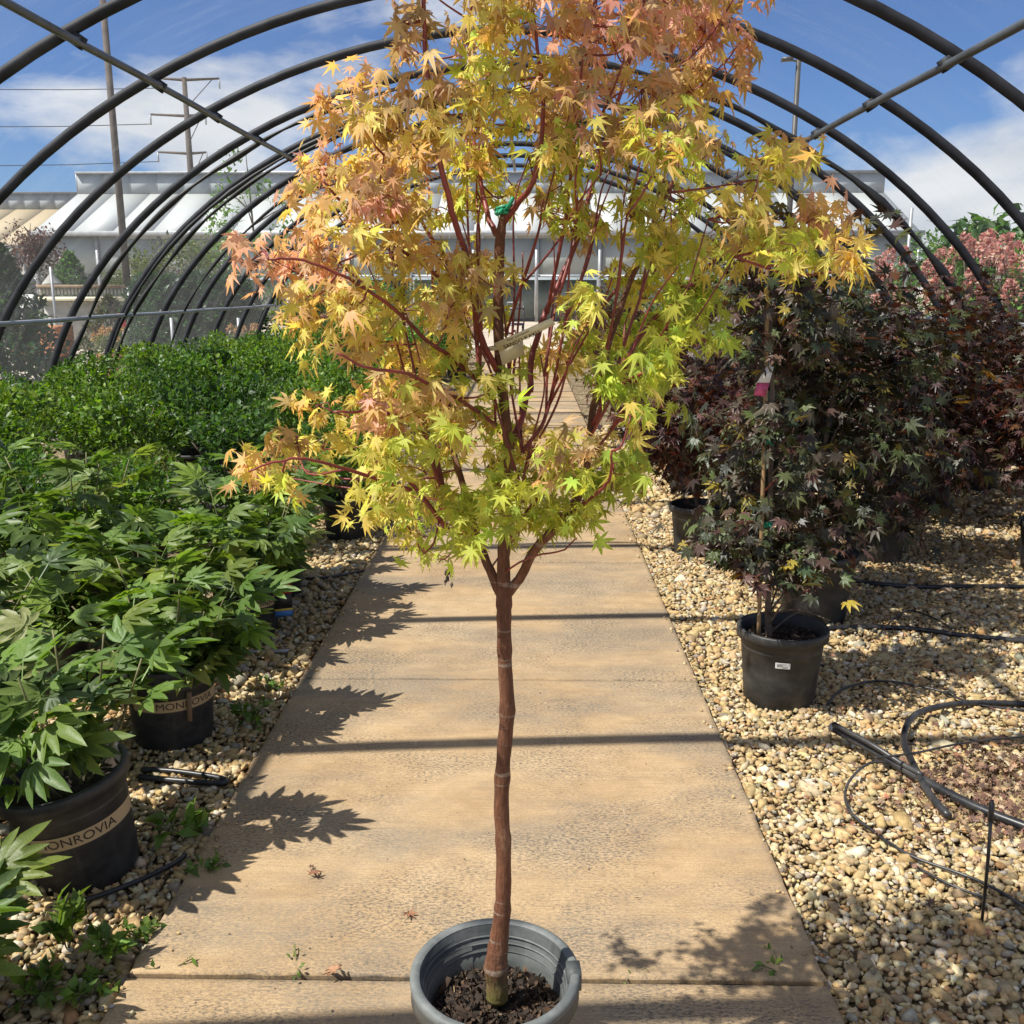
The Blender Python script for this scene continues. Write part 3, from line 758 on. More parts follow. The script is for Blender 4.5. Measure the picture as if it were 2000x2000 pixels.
# ================================================================== MAIN MAPLE
TY = 1.445
TRUNK0 = aty(940, 1875, TY)
SOILZ = TRUNK0[2] - 0.0
RIMZ = 0.285
potc = gnd(934, 1832, RIMZ)
TY = potc[1]
maple = thing('potted_maple', 'young grafted maple with yellow, orange and pink leaves in grey pot on the path', 'maple tree', (potc[0], potc[1], 0.0))
rim_r = 0.5 * 318 * K * np.linalg.norm(gnd(934, 1832, RIMZ) - CAMP) * math.cos(math.atan(900 / FPX)) / FPX / 1.0
rr = rim_r - 0.010
prof = [(0, 0.004), (rr * .6, .004), (rr * .80, 0), (rr * .82, .008), (rr * .9, .12), (rr * .955, .225), (rr * .96, .232), (rr * .985, .236), (rr + .003, .240), (rr + .010, .244), (rr + .010, .279), (rr + .007, .285), (rr - .002, .285), (rr - .006, .281),
        (rr - .008, .268), (rr - .010, .2665), (rr - .010, .258), (rr - .013, .256), (rr - .014, .240), (rr - .017, .238), (rr - .022, .15)]
potm = MB().lathe(prof, 64).build('pot', M_POTG, maple, True, False)
M_RIMG = mat('worn_pale_rim', _plastic((0.10, 0.11, 0.108), (0.27, 0.28, 0.265), 0.6))
MB().lathe([(rr + .0102, .272), (rr + .0115, .276), (rr + .0105, .2845), (rr + .006, .2868), (rr - .001, .2868), (rr - .0052, .2835)], 64).build('rim', M_RIMG, potm, True, False)
for zz_ in (.262, .250, .236): MB().lathe([(rr - .0085 - (.268 - zz_) * .22, zz_ + .0016), (rr - .0115 - (.268 - zz_) * .22, zz_), (rr - .0085 - (.268 - zz_) * .22, zz_ - .0016)], 64).build('inner_ridge', M_RIMG, potm, True, False)
# raised lifting lug on the rim
lug = MB(); a0 = R(4)
lug.box(((rr + .001) * math.cos(a0), (rr + .001) * math.sin(a0), .270), (.024, .034, .034), a0)
lug.build('rim_lug', M_POTG, potm, False, False)
SZ = 0.205
soil_disc(MB(), rr - .018, SZ, 0.006, 3).build('soil', M_SOIL, maple, False, False)
tag(chips(MB(), rr - .03, SZ + .002, 1500, 5).build('bark_mulch', M_CHIP, maple, False, False), kind='stuff')

def tp(u, v, dy=0.0): return aty(u, v, TY + dy)
trunk_px = [(938, 1884, 21), (938, 1855, 20.5), (936, 1825, 23), (938, 1800, 20), (943, 1760, 17.5), (949, 1700, 15), (950, 1600, 14.5), (946, 1520, 14.5), (950, 1430, 14), (957, 1340, 14.5), (953, 1260, 13.5), (951, 1180, 14), (951, 1130, 15), (950, 1050, 11.5), (953, 1000, 11), (958, 930, 10), (960, 850, 10), (952, 770, 9.5), (944, 700, 10), (940, 600, 9.5), (941, 520, 10), (943, 460, 10), (947, 425, 8.5), (955, 392, 7)]
def px2m(w, y=None): return w * K * (TY if y is None else y) * 1.0 / FPX
P = smooth_path([tp(u, v) for u, v, w in trunk_px], 5)
P[:, 2] = np.maximum(P[:, 2], SZ - 0.03)
W = np.interp(np.linspace(0, 1, len(P)), np.linspace(0, 1, len(trunk_px)), [w for _, _, w in trunk_px])
W = px2m(W) * (0.975 + .155 * (CAM_H - P[:, 2])) * (1 + 0.05 * np.sin(np.arange(len(P)) * 1.7) * rng.uniform(.3, 1, len(P)) + np.where(np.arange(len(P)) % 7 == 3, .10, 0))
tr = MB().tube(P, W, 14).build('trunk', M_BARK, maple, True)
TRUNKP = P
# main limbs, traced on the photograph, with depth offsets (metres, + is away)
LIMBS = [
 # (points (u, v, dy), base radius px, tip radius px)
 ([(952, 1132, 0), (925, 1075, .01), (905, 1020, .03), (885, 965, .05), (872, 910, .06), (850, 845, .08), (838, 770, .1), (820, 700, .1)], 10, 4),
 ([(912, 1045, .02), (880, 1030, -.02), (840, 1005, -.06), (805, 965, -.09), (770, 920, -.11), (735, 880, -.12), (705, 850, -.12)], 6.5, 2.5),
 ([(872, 985, .05), (845, 945, .02), (825, 900, 0), (812, 850, -.02), (800, 790, -.04), (790, 720, -.05)], 6, 2.5),
 ([(775, 925, -.11), (715, 908, -.14), (650, 887, -.17), (590, 870, -.2), (530, 872, -.22), (470, 890, -.24)], 4, 1.6),
 ([(955, 1125, 0), (985, 1085, -.01), (1015, 1035, -.03), (1045, 1005, -.05), (1085, 960, -.06), (1110, 905, -.07), (1117, 850, -.06), (1128, 770, -.04), (1140, 720, -.02), (1165, 625, 0), (1195, 540, .02), (1220, 470, .05), (1255, 395, .08), (1290, 310, .1), (1312, 220, .12)], 10, 3),
 ([(1120, 800, -.05), (1150, 750, -.08), (1190, 720, -.12), (1225, 700, -.15)], 5, 2),
 ([(1085, 965, -.06), (1125, 930, -.12), (1150, 900, -.16), (1152, 850, -.18)], 4, 2),
 ([(1000, 740, .05), (1005, 690, .06), (1020, 620, .08), (1045, 555, .1), (1075, 480, .12), (1105, 400, .13), (1135, 310, .14), (1165, 220, .15), (1190, 130, .15), (1215, 40, .16), (1235, -50, .16)], 6.5, 3),
 ([(1035, 590, .09), (1050, 500, .05), (1065, 420, .03), (1075, 330, 0), (1085, 230, -.03), (1095, 130, -.05), (1100, 30, -.06)], 4, 2),
 ([(965, 840, .0), (985, 790, .03), (1000, 740, .05)], 7, 6),
 ([(945, 455, 0), (930, 430, .02), (915, 395, .05), (900, 320, .08), (890, 240, .1), (885, 160, .1), (890, 60, .1)], 6, 2.5),
 ([(950, 420, 0), (975, 385, -.02), (1000, 350, -.05), (1015, 290, -.06), (1020, 200, -.08), (1010, 110, -.1), (1000, 20, -.1)], 6, 2.5),
 ([(938, 700, 0), (912, 640, -.03), (895, 560, -.06), (880, 480, -.08), (860, 420, -.1), (845, 360, -.12), (832, 280, -.13), (822, 200, -.14), (812, 130, -.15), (805, 60, -.15), (798, 0, -.16), (795, -40, -.16)], 6.5, 3.2),
 ([(905, 600, -.04), (870, 545, -.02), (830, 470, 0), (800, 420, .02), (760, 360, .05), (720, 300, .06), (690, 240, .06)], 4.5, 2),
 ([(860, 560, 0), (800, 500, -.05), (740, 460, -.1), (690, 430, -.14), (640, 380, -.18), (605, 345, -.2)], 4, 2),
 ([(905, 720, -.01), (860, 680, -.06), (800, 640, -.1), (740, 580, -.14), (680, 540, -.18), (620, 510, -.21), (560, 490, -.23), (500, 487, -.25)], 4.5, 1.8),
 ([(935, 800, 0), (880, 760, -.08), (830, 730, -.14), (770, 700, -.18), (700, 690, -.2), (640, 660, -.22)], 4.5, 2),
 ([(850, 845, .02), (800, 800, -.06), (740, 780, -.14), (680, 775, -.18), (620, 775, -.2)], 4, 1.8),
 ([(1135, 755, -.04), (1180, 680, .06), (1230, 610, .12), (1280, 570, .15), (1330, 515, .18), (1375, 478, .2), (1450, 468, .2), (1520, 450, .2), (1570, 445, .2)], 6, 2.2),
 ([(1375, 480, .2), (1405, 430, .2), (1440, 375, .2), (1470, 330, .2)], 4, 2),
 ([(1060, 700, .08), (1110, 620, .15), (1170, 540, .2), (1230, 470, .24), (1290, 420, .26), (1330, 380, .26)], 4.5, 2),
 ([(1060, 690, .04), (1045, 730, .02), (1025, 790, .01), (985, 850, 0)], 3, 4),
 ([(960, 1020, 0), (1000, 960, -.08), (1030, 920, -.14), (1060, 880, -.18), (1070, 840, -.2)], 4, 2),
 ([(950, 1080, 0), (1000, 1050, -.08), (1060, 1035, -.12), (1090, 1010, -.14)], 2.2, 1.4),
 ([(820, 560, .1), (815, 450, .12), (812, 360, .13), (800, 300, .14)], 3, 1.6),
]
LPTS = []; 
for pts, r0, r1 in LIMBS:
    Pn = smooth_path([tp(u, v, d) for u, v, d in pts], 5)
    Pn = Pn + np.cumsum(rng.normal(0, 0.0007, Pn.shape), 0)
    rad = px2m(np.linspace(r0, r1, len(Pn)))
    MB().tube(Pn, rad, 8).build('branch', M_TWIG if r0 < 9 else M_BARK, maple, True)
    LPTS.append(Pn)
# thin upright shoots
for k in range(38):
    u0, v0 = rng.uniform(760, 1210), rng.uniform(560, 960)
    b = tp(u0, v0, 0); AP = np.vstack(LPTS); b = AP[np.linalg.norm(AP - b, axis=1).argmin()]
    u1 = u0 + (u0 - 960) * rng.uniform(.25, .7) + rng.normal(0, 25); v1 = v0 - rng.uniform(220, 430); dd_ = (b[1] - TY) + rng.uniform(-.12, .12)
    e = tp(u1, v1, dd_)
    Pn = smooth_path([b, b * .6 + e * .4 + rng.normal(0, .006, 3), b * .25 + e * .75 + rng.normal(0, .008, 3), e], 5)
    MB().tube(Pn, px2m(np.linspace(2.8, 1.2, len(Pn))), 5).build('branch', M_TWIG, maple, True)
    LPTS.append(Pn)
ALLP = np.vstack(LPTS + [TRUNKP[60:]])

COLS = {'P': (0.86, 0.49, 0.35), 'O': (0.82, 0.56, 0.23), 'Y': (0.84, 0.73, 0.18), 'G': (0.62, 0.70, 0.11), 'D': (0.42, 0.54, 0.08), 'M': (0.66, 0.45, 0.25), 'R': (0.82, 0.42, 0.36)}
CL = '''960 30 80 60 OY 22;1050 50 70 60 OP 22;1150 60 70 60 PR 22;1250 50 80 60 PR 24;1330 60 70 60 RO 20;1375 110 35 50 OP 10;925 140 60 70 YG 18;1010 160 70 60 OY 20
1110 160 80 70 PRM 24;1210 170 80 70 OM 24;1310 180 60 70 OY 18;950 235 60 50 GY 18;1040 245 70 50 MO 18;1150 260 80 60 MY 22;1260 270 80 60 GO 20;1335 270 45 50 YM 12
960 -40 90 50 OP 16;1070 -40 80 50 PR 16;1190 -40 80 50 PR 16;1300 -40 70 50 RP 16;800 -30 40 30 MO 8
785 30 40 40 M 8;770 85 28 40 M 7;880 80 35 40 OM 8;830 165 45 35 MO 9;870 215 50 45 OY 13;680 145 32 25 OP 6;645 205 40 26 PO 9;700 220 55 35 OY 13;755 240 55 40 YO 13;800 295 75 45 MO 17;720 305 55 40 OY 12;880 310 55 50 YG 14
610 330 55 40 PO 14;575 365 35 35 PO 9;700 365 65 40 PM 15;640 410 50 40 OY 12;780 395 75 50 YO 18;860 405 55 50 GY 14;600 455 48 28 OP 11;515 490 38 20 P 8;475 492 22 14 P 4;560 490 35 22 OP 8;640 495 65 45 OP 15;740 475 65 50 YO 16;830 490 65 50 OY 16;900 520 55 55 MY 14
590 560 45 30 OY 10;580 600 32 24 YO 8;660 575 65 45 YO 15;760 585 75 50 YG 18;860 595 55 50 YO 14;700 655 65 35 YO 13;605 650 28 30 Y 6;790 675 75 45 YO 17;870 675 40 40 YG 10
1030 400 55 45 MO 13;1110 420 55 45 GM 14;1200 395 75 55 GY 20;1290 375 55 55 YG 16;1240 475 65 55 GY 18;1180 535 50 55 GY 14;1290 540 65 55 GD 18;1335 475 45 50 YG 13;1100 640 50 35 GY 11;1190 645 65 55 DG 26;1280 610 65 55 DG 26;1330 570 40 40 DG 9
1000 690 55 35 YG 12;1060 670 45 35 YO 10;1150 725 55 45 DG 20;1220 735 45 45 DG 18;1240 680 50 40 DG 14;1330 640 30 40 DG 8;1190 785 28 28 GY 6
1440 295 48 35 YO 14;1500 300 48 45 OY 14;1420 340 45 28 YG 10;1385 415 55 38 YO 13;1450 445 60 48 GY 17;1530 415 55 38 OP 15;1570 455 55 48 OY 15;1500 485 60 40 YG 15;1595 510 38 28 OY 8;1395 495 42 28 OY 8
600 765 48 32 YO 11;560 835 38 22 YO 8;470 888 32 20 OP 7;515 868 36 22 YO 8;610 848 46 26 Y 10;540 910 28 18 YG 6;700 760 58 45 OY 14;740 790 55 45 PO 14;655 810 40 30 Y 8;800 740 58 38 YO 13;850 765 48 38 OY 11;905 790 48 38 YO 11;725 858 46 36 YG 11;690 970 28 28 Y 7
740 940 48 36 YG 12;800 890 58 46 GY 15;855 870 46 38 GY 12;840 960 58 36 G 19;900 960 48 36 G 18;775 1000 46 26 GY 12;920 880 50 40 GY 14;950 920 50 36 G 14;890 1010 44 22 G 8;1000 840 55 36 OY 20;1060 860 55 38 MG 20;1110 850 38 28 YO 8;1020 900 65 36 G 22;1110 920 55 36 GD 20;1000 970 55 36 G 20;1080 980 65 28 G 20;1155 910 28 26 DG 10;980 1008 36 20 G 7;800 1045 12 18 G 2;838 1055 12 18 G 2'''
FILL = []
rows = [(-20, 850, 1390), (100, 850, 1380), (200, 700, 1330), (300, 660, 1280), (400, 640, 1290), (500, 620, 1310), (600, 600, 1330), (700, 640, 1270), (800, 700, 1190), (900, 720, 1160), (980, 780, 1130)]
for k in range(24): FILL.append('%.0f %.0f 70 55 %s 15' % (rng.uniform(860, 1430), rng.uniform(-330, -60), ['OPR', 'PR', 'OM'][k % 3]))
while len(FILL) < 66:
    v = rng.uniform(-20, 980); u = rng.uniform(np.interp(v, [r[0] for r in rows], [r[1] for r in rows]), np.interp(v, [r[0] for r in rows], [r[2] for r in rows]))
    if 950 < u < 1070 and 420 < v < 620: continue
    if 1030 < u < 1150 and 690 < v < 810: continue
    key = ('PRMO' if u > 1020 else 'OYM') if v < 250 else (('PO' if u < 680 else 'YO') if u < 900 else 'GY') if v < 600 else ('YG' if u < 900 else 'GD')
    FILL.append('%.0f %.0f 55 45 %s 9' % (u, v, key))
CL = CL + ';' + ';'.join(FILL)
leaves = []       # T, d, n, size, col, variant
tw = MB(); ntw = 0
crown_c = tp(950, 500)
for item in CL.replace('\n', ';').split(';'):
    u, v, rx, ry, keys, n = item.split()
    u, v, rx, ry, n = float(u), float(v), float(rx), float(ry), int(n)
    n = int(n * 3.1); rx *= 1.06; ry *= 1.06
    dy0 = rng.uniform(-.22, .26)
    hub = tp(u, v, dy0)
    # nearest limb point, preferring one that is lower
    dd = np.linalg.norm((ALLP - hub) * np.array([1, .8, 1]), axis=1) + 0.25 * np.clip(ALLP[:, 2] - hub[2] + .01, 0, None)
    k = dd.argmin(); att = ALLP[k]
    hub[1] = hub[1] * .55 + att[1] * .45
    dy0 = hub[1] - TY; hub = tp(u, v, dy0)
    mid = (att + hub) / 2 + np.array([0, 0, -.01]) + rng.normal(0, .008, 3)
    if ntw: tw.build('twig', M_TWIG, maple, True)
    tw = MB()
    tw.tube(smooth_path([att, mid, hub], 4), px2m(np.linspace(2.2, 1.4, 9)), 5); ntw += 1
    ends = []
    for q in range(max(3, n // 7)):
        a, b = rng.uniform(-1, 1, 2); 
        e = tp(u + a * rx * .85, v + b * ry * .8, dy0 + rng.uniform(-.09, .09))
        ends.append(e)
        tw.tube(smooth_path([hub, (hub + e) / 2 + rng.normal(0, .006, 3), e], 3), px2m(np.linspace(1.3, .7, 7)), 4)
    for q in range(n):
        e = ends[q % len(ends)]; s = rng.uniform(.35, 1.0)
        base = hub * (1 - s) + e * s + rng.normal(0, .011, 3)
        out = base - np.array([crown_c[0], TY, base[2] - .03]); out /= np.linalg.norm(out) + 1e-6
        d = out * .55 + rng.normal(0, .55, 3) + np.array([0, 0, -.75]); d /= np.linalg.norm(d)
        nm = np.array([0, -.55, .65]) + out * .3 + rng.normal(0, .45, 3)
        size = rng.uniform(.013, .029)
        pe = base + (out * .4 + rng.normal(0, .35, 3) + np.array([0, 0, .1])) * .026
        key = keys[rng.integers(len(keys))]
        c = np.array(COLS[key])
        leaves.append((pe, d, nm, size, c))
tw.build('twig', M_TWIG, maple, True)
T = np.array([l[0] for l in leaves]); D = np.array([l[1] for l in leaves]); NM = np.array([l[2] for l in leaves])
S = np.array([l[3] for l in leaves]); C = vary(np.array([l[4] for l in leaves]), .12, None, .06)
FRM = frames(D, NM); var = rng.integers(0, 4, len(T))
def leaf_color(V, c, tipc=(0.70, 0.36, 0.20), k=0.2):
    """leaf colour with tips that redden"""
    r = np.clip(np.hypot(V[:, 0], V[:, 1]), 0, 1) ** 2.2 * k
    return c[None] * (1 - r[:, None]) + np.array(tipc)[None] * r[:, None]
dist = np.linalg.norm(T - CAMP, axis=1)
# the leaves that show largest: nearest, facing the camera
view = (T - CAMP) / dist[:, None]
face = np.abs(np.einsum('ni,ni->n', FRM[:, :, 2], view))
score = S / dist * face
big = set(np.argsort(-score)[:298])
LM = {}
crown = [MB() for _ in range(4)]
cf = MB()
for i in range(len(T)):
    Vv, Ff = MAPLE[var[i]]
    if i in big:
        ck = (var[i], tuple(np.round(C[i] * 9).astype(int)))
        if ck not in LM:
            LM[ck] = MB().add(Vv, Ff, leaf_color(Vv, C[i])).mesh('leaf', True); LM[ck].materials.append(M_LEAF)
        o = bpy.data.objects.new('leaf', LM[ck]); COL.objects.link(o); o.parent = maple
        mm = np.eye(4); mm[:3, :3] = FRM[i] * S[i]; mm[:3, 3] = T[i] - wloc(maple)
        o.matrix_local = Matrix(mm.tolist())
    else:
        Vv, Ff = MAPLE_N[var[i] % 3]; cf.add(Vv @ (FRM[i] * S[i]).T + T[i], Ff, leaf_color(Vv, C[i]))
tag(cf.build('foliage', M_LEAF, maple, True), kind='stuff')
# paper tag on the maple, two folds, with its lettering
def text_mesh(s, size, ext=0.0):
    cu = bpy.data.curves.new('txt', 'FONT'); cu.body = s; cu.size = size; cu.align_x = 'CENTER'; cu.align_y = 'CENTER'
    cu.resolution_u = 3
    o = bpy.data.objects.new('txt', cu); COL.objects.link(o)
    bpy.context.view_layer.update()
    dg = bpy.context.evaluated_depsgraph_get()
    me = bpy.data.meshes.new_from_object(o.evaluated_get(dg))
    bpy.data.objects.remove(o); bpy.data.curves.remove(cu)
    return me
tl = thing('plant_tag', 'cream paper name tag looped round the maple trunk', 'tag', tp(945, 655, -.03))
A, B_, Cc, Dd = tp(932, 648, -.035), tp(1040, 600, -.06), tp(1048, 612, -.055), tp(942, 664, -.03)
mb = MB().quad(A, Dd, Cc, B_, 0.0006)
mb.build('strip', M_CREAM, tl)
A2, B2, C2, D2 = tp(940, 655, -.02), tp(985, 640, .0), tp(990, 668, .0), tp(948, 690, -.01)
MB().quad(A2, D2, C2, B2, 0.0006).build('folded_strip', M_CREAM, tl)
LOOPC = tp(941, 655, 0)
MB().tube([LOOPC + 0.0165 * np.array([math.cos(a), math.sin(a), 0.15 * math.cos(a)]) for a in np.linspace(0, 6.28, 20)], 0.003, 6).build('loop', M_CREAM, tl, True)
ex = (B_ - A); exl = np.linalg.norm(ex); ex = ex / exl
ny_ = np.cross(Dd - A, B_ - A); ny_ /= np.linalg.norm(ny_)
if ny_ @ (CAMP - A) < 0: ny_ = -ny_
ey = np.cross(ny_, ex)
for s, sz, al, up in (('SANGO KAKU', .0092, .42, -.0055), ('Acer palmatum', .0058, .40, .0030)):
    me = text_mesh(s, sz)
    cpos = A + ex * exl * al + (Dd - A) * .5 + ey * (up + .001) + ny_ * .0009
    mm = np.eye(4); mm[:3, 0] = ex; mm[:3, 1] = ey; mm[:3, 2] = ny_; mm[:3, 3] = cpos - wloc(tl)
    o = obj('lettering', me, M_INK, tl); o.matrix_local = Matrix(mm.tolist())
# green tape at the cut leader
gt = MB()
for k in range(3):
    c0 = tp(951, 398 - 3 * k, 0)
    gt.tube([c0 + .0115 * np.array([math.cos(a), math.sin(a), .25 * math.sin(a + k)]) for a in np.linspace(0, 6.28, 14)], .0028, 5)
gt.tube(smooth_path([tp(955, 395, -.012), tp(962, 385, -.02), tp(968, 372, -.02)], 3), .003, 5)
gt.tube(smooth_path([tp(948, 395, -.012), tp(940, 404, -.02), tp(935, 400, -.02)], 3), .003, 5)
gt.build('tie_tape', M_TIE, maple, True)
# a dry seed cluster hanging from a thread of twig
sw = MB().tube(smooth_path([tp(848, 1046, -.05), tp(846, 1062, -.05), tp(846, 1074, -.05)], 3), .0006, 4)
dr = MB()
for k in range(9):
    c = tp(846 + rng.uniform(-9, 9), 1086 + rng.uniform(-10, 12), -.05 + rng.uniform(-.006, .006))
    v, f = ELL[k % 3]; M3 = rot_rand(1)[0] * rng.uniform(.008, .014)
    dr.add(v @ M3.T + c, f, (.05, .03, .02))
o1 = sw.build('twig', M_DBARK, maple, True); dr.build('dry_seed_cluster', M_DEAD, maple)

# ================================================================== FOLIAGE HELPERS
def scatter(mb, P, size, pal, shapes, up=0.5, out_c=None, droop=-0.2, k=0.18, w=None, jit=0.6, hue=.06):
    P = np.asarray(P); n = len(P)
    o = P - (np.mean(P, 0) if out_c is None else np.asarray(out_c))
    o /= np.linalg.norm(o, axis=1)[:, None] + 1e-6
    d = o * .6 + rng.normal(0, jit, (n, 3)) + np.array([0, 0, droop])
    nm = o * .4 + rng.normal(0, .4, (n, 3)) + np.array([0, 0, up])
    M = frames(d, nm) * (size * np.exp(rng.normal(0, .22, n)))[:, None, None]
    pal = np.asarray(pal, float)
    C = vary(pal[rng.choice(len(pal), n, p=w)], k, n, hue)
    wh = rng.integers(0, len(shapes), n)
    for q in range(len(shapes)):
        s = wh == q
        if s.any(): mb.many(shapes[q][0], shapes[q][1], M[s], P[s], C[s])
    return mb
def ball(n, c, rad, shell=0.45):
    d = rng.normal(size=(n, 3)); d /= np.linalg.norm(d, axis=1)[:, None]
    r = rng.uniform(shell, 1, n) ** 0.6
    return np.asarray(c) + d * r[:, None] * np.asarray(rad)
def lumps(n, c, rad, k=14, lr=0.42, shell=.3):
    """points in many small lumps spread through an ellipsoid: an uneven crown with gaps"""
    cs = ball(k, (0, 0, 0), (1, 1, 1), .35)
    out = []
    for q in cs:
        m = int(n / k * rng.uniform(.6, 1.4)) + 1
        out.append(np.asarray(c) + (q * (1 - lr * .6) + ball(m, (0, 0, 0), (lr * rng.uniform(.7, 1.25),) * 3, shell)) * np.asarray(rad))
    return np.vstack(out)
PURP = [(0.055, 0.030, 0.028), (0.050, 0.038, 0.026), (0.080, 0.036, 0.028), (0.058, 0.060, 0.024), (0.15, 0.065, 0.026), (0.034, 0.034, 0.020)]
PURPW = [.30, .24, .16, .14, .06, .10]
DKGR = [(0.032, 0.040, 0.020), (0.046, 0.038, 0.025), (0.058, 0.074, 0.025), (0.060, 0.034, 0.026), (0.026, 0.028, 0.018), (0.20, 0.17, 0.03)]
DKGRW = [.26, .22, .2, .15, .14, .03]

# ================================================================== POTTED MAPLES ON THE RIGHT
def pot_parts(t, r, h, seed, sticker=False, m=None):
    po = MB().lathe(pot_profile(r, h), 36).build('pot', m or M_POT, t, True, False)
    soil_disc(MB(), r - .012, h - .045, .006, seed).build('soil', M_SOIL, t, False, False)
    return po
def row_maple(H, rad, nleaf, pal, palw, seed, size=.043, z0=.36):
    t = thing('potted_maple', 'x', 'maple tree')
    pot_parts(t, .155, .29, seed)
    q = np.random.default_rng(seed)
    top = np.array([q.normal(0, .03), q.normal(0, .03), H * .93])
    P = smooth_path([(0, 0, .22), (q.normal(0, .02), q.normal(0, .02), H * .45), top], 8)
    MB().tube(P, np.linspace(.012, .004, len(P)), 7).build('trunk', M_DBARK, t, True, False)
    br = MB(); pts = []
    nb = 22
    for k in range(nb):
        f = q.uniform(.12, .8); b = P[int(f * (len(P) - 1))]; a = k * 2.4 + q.normal(0, .3)
        rr_ = rad * q.uniform(.6, 1.05) * (1.05 - .55 * abs(f - .35))
        e = b + np.array([math.cos(a) * rr_, math.sin(a) * rr_, q.uniform(.12, .45) * (1.1 - f)])
        e[2] = min(e[2], H)
        Q = smooth_path([b, (b + e) / 2 + np.array([0, 0, .03]), e], 4)
        MB().tube(Q, np.linspace(.005, .0018, len(Q)), 5).build('branch', M_DBARK, t, True, False)
        pts.append(Q)
    pts = np.vstack([p[3:] for p in pts] + [P[10:]])
    pts = pts[pts[:, 2] > z0]
    base = pts[q.integers(0, len(pts), nleaf)] + q.normal(0, 1, (nleaf, 3)) * np.array([.085, .085, .075])
    base[:, 2] = np.clip(base[:, 2], z0 - .08, H + .12)
    mb = scatter(MB(), base, size, pal, MAPLE_S, up=.9, out_c=(0, 0, H * .5), droop=-.35, w=palw, jit=.5)
    tag(mb.build('foliage', M_PURP, t, True, False), kind='stuff')
    return t
GMAP = 'dark-leaved maples in pots along the gravel'
protos = [row_maple(1.58, .52, 2600, PURP, PURPW, 11), row_maple(1.50, .56, 2600, PURP, PURPW, 12), row_maple(1.66, .50, 2600, DKGR, DKGRW, 13, .046), row_maple(1.40, .50, 2300, [(0.10, 0.035, 0.025), (0.06, .03, .03), (.07, .06, .025), (.16, .07, .03)], [.3, .35, .2, .15], 14)]
PG = [((1315, 1045), 3, 'low bronze maple in black pot at the path edge beside a stickered pot'), ((1296, 925), 1, 'purple maple in black pot, second pot back along the path edge'),
      ((1533, 1165), 2, 'tall dark green maple close behind the staked maple')]
spots = [(2.3, 6.1, 1), (1.5, 6.15, 0), (1.93, 5.25, 0), (2.75, 6.6, 1), (2.75, 5.0, 3), (3.35, 7.2, 0), (3.45, 5.9, 1), (1.05, 8.3, 3), (1.75, 7.4, 0), (2.2, 8.7, 1), (3.1, 8.9, 3), (3.75, 8.3, 0),
         (1.1, 10.0, 1), (1.9, 10.3, 0), (2.7, 10.6, 3), (3.5, 10.4, 1), (1.15, 12.0, 0), (2.1, 12.3, 1), (3.1, 12.4, 0), (1.3, 14.2, 3), (2.4, 14.6, 0), (3.3, 14.8, 1), (1.4, 16.5, 0), (2.6, 17.0, 3), (1.3, 18.6, 1), (3.4, 17.4, 0)]
used = set()
def put(pi, x, y, label, group=None, sc=1.0, z=-0.035, rz=None):
    p = protos[pi]
    o = p if pi not in used else copy_tree(p)
    used.add(pi)
    o.location = (x, y, z); o.rotation_euler.z = rng.uniform(0, 6.28) if rz is None else rz
    o.scale = (sc, sc, sc)
    o['label'] = label
    if group: o['group'] = group
    elif 'group' in o: del o['group']
    return o
for (px, pi, lab) in PG:
    p = gnd(*px, -.035); put(pi, p[0], p[1], lab, None, 1.1 if pi == 2 else 1.0)
LABS = {0: 'purple-leaved maple in black pot in the rows on the gravel', 1: 'broad purple maple in black pot in the rows on the gravel', 3: 'bronze-red maple in black pot in the rows on the gravel'}
for x, y, pi in spots:
    put(pi, x, y, LABS[pi], GMAP, rng.uniform(.94, 1.08))

# the staked maple with single leaves, bamboo cane, ties, tags and a stickered pot
sp = gnd(1468, 1320, -.035)
sm = thing('potted_maple', 'staked dark green maple with paper tags in stickered black pot', 'maple tree', (sp[0], sp[1], -.035))
SPR, SPH = .150, .285
po = pot_parts(sm, SPR, SPH, 21)
SY = sp[1]
def sa(u, v, d=0.): return aty(u, v, SY + d)
ca_ = math.atan2(-1, -0.12)
st_ = MB()
for k in range(7):
    a = ca_ + (k - 3) * .032
    rr_ = SPR * .935 + .0035
# sticker: a curved patch of paper with printed lines
def patch(mb, r0, r1, a0, a1, z0, z1, n=8):
    V = []; F = []
    for i in range(n + 1):
        a = a0 + (a1 - a0) * i / n
        V += [(r0 * math.cos(a), r0 * math.sin(a), z0), (r1 * math.cos(a), r1 * math.sin(a), z1)]
    for i in range(n): F.append((2 * i, 2 * i + 2, 2 * i + 3, 2 * i + 1))
    return mb.add(V, F)
def pr_at(r, h, z):     # pot radius at height
    pp = pot_profile(r, h)[3:6]
    return float(np.interp(z, [p[1] for p in pp], [p[0] for p in pp]))
zs0, zs1 = .175, .197
ac = math.atan2(-SY, -sp[0]) + .06
stk = patch(MB(), pr_at(SPR, SPH, zs0) + .0015, pr_at(SPR, SPH, zs1) + .0015, ac - .18, ac + .18, zs0, zs1).build('sticker', M_WHITE, po, False, False)
for k, (f0, f1) in enumerate(((.1, .75), (.1, .5), (.1, .85), (.45, .8))):
    za = zs1 - .004 - k * .0045
    patch(MB(), pr_at(SPR, SPH, za) + .0025, pr_at(SPR, SPH, za) + .0025, ac - .18 + .36 * f0, ac - .18 + .36 * f1, za - .0016, za, 5).build('print_line', M_INK, po, False, False)
tag(chips(MB(), SPR - .03, SPH - .040, 500, 22).build('bark_mulch', M_CHIP, sm, False, False), kind='stuff')
tp_ = smooth_path([sa(1454, 1236), sa(1449, 1160), sa(1452, 1000), sa(1454, 900), sa(1457, 770), sa(1456, 640), sa(1452, 520), sa(1455, 440)], 5)
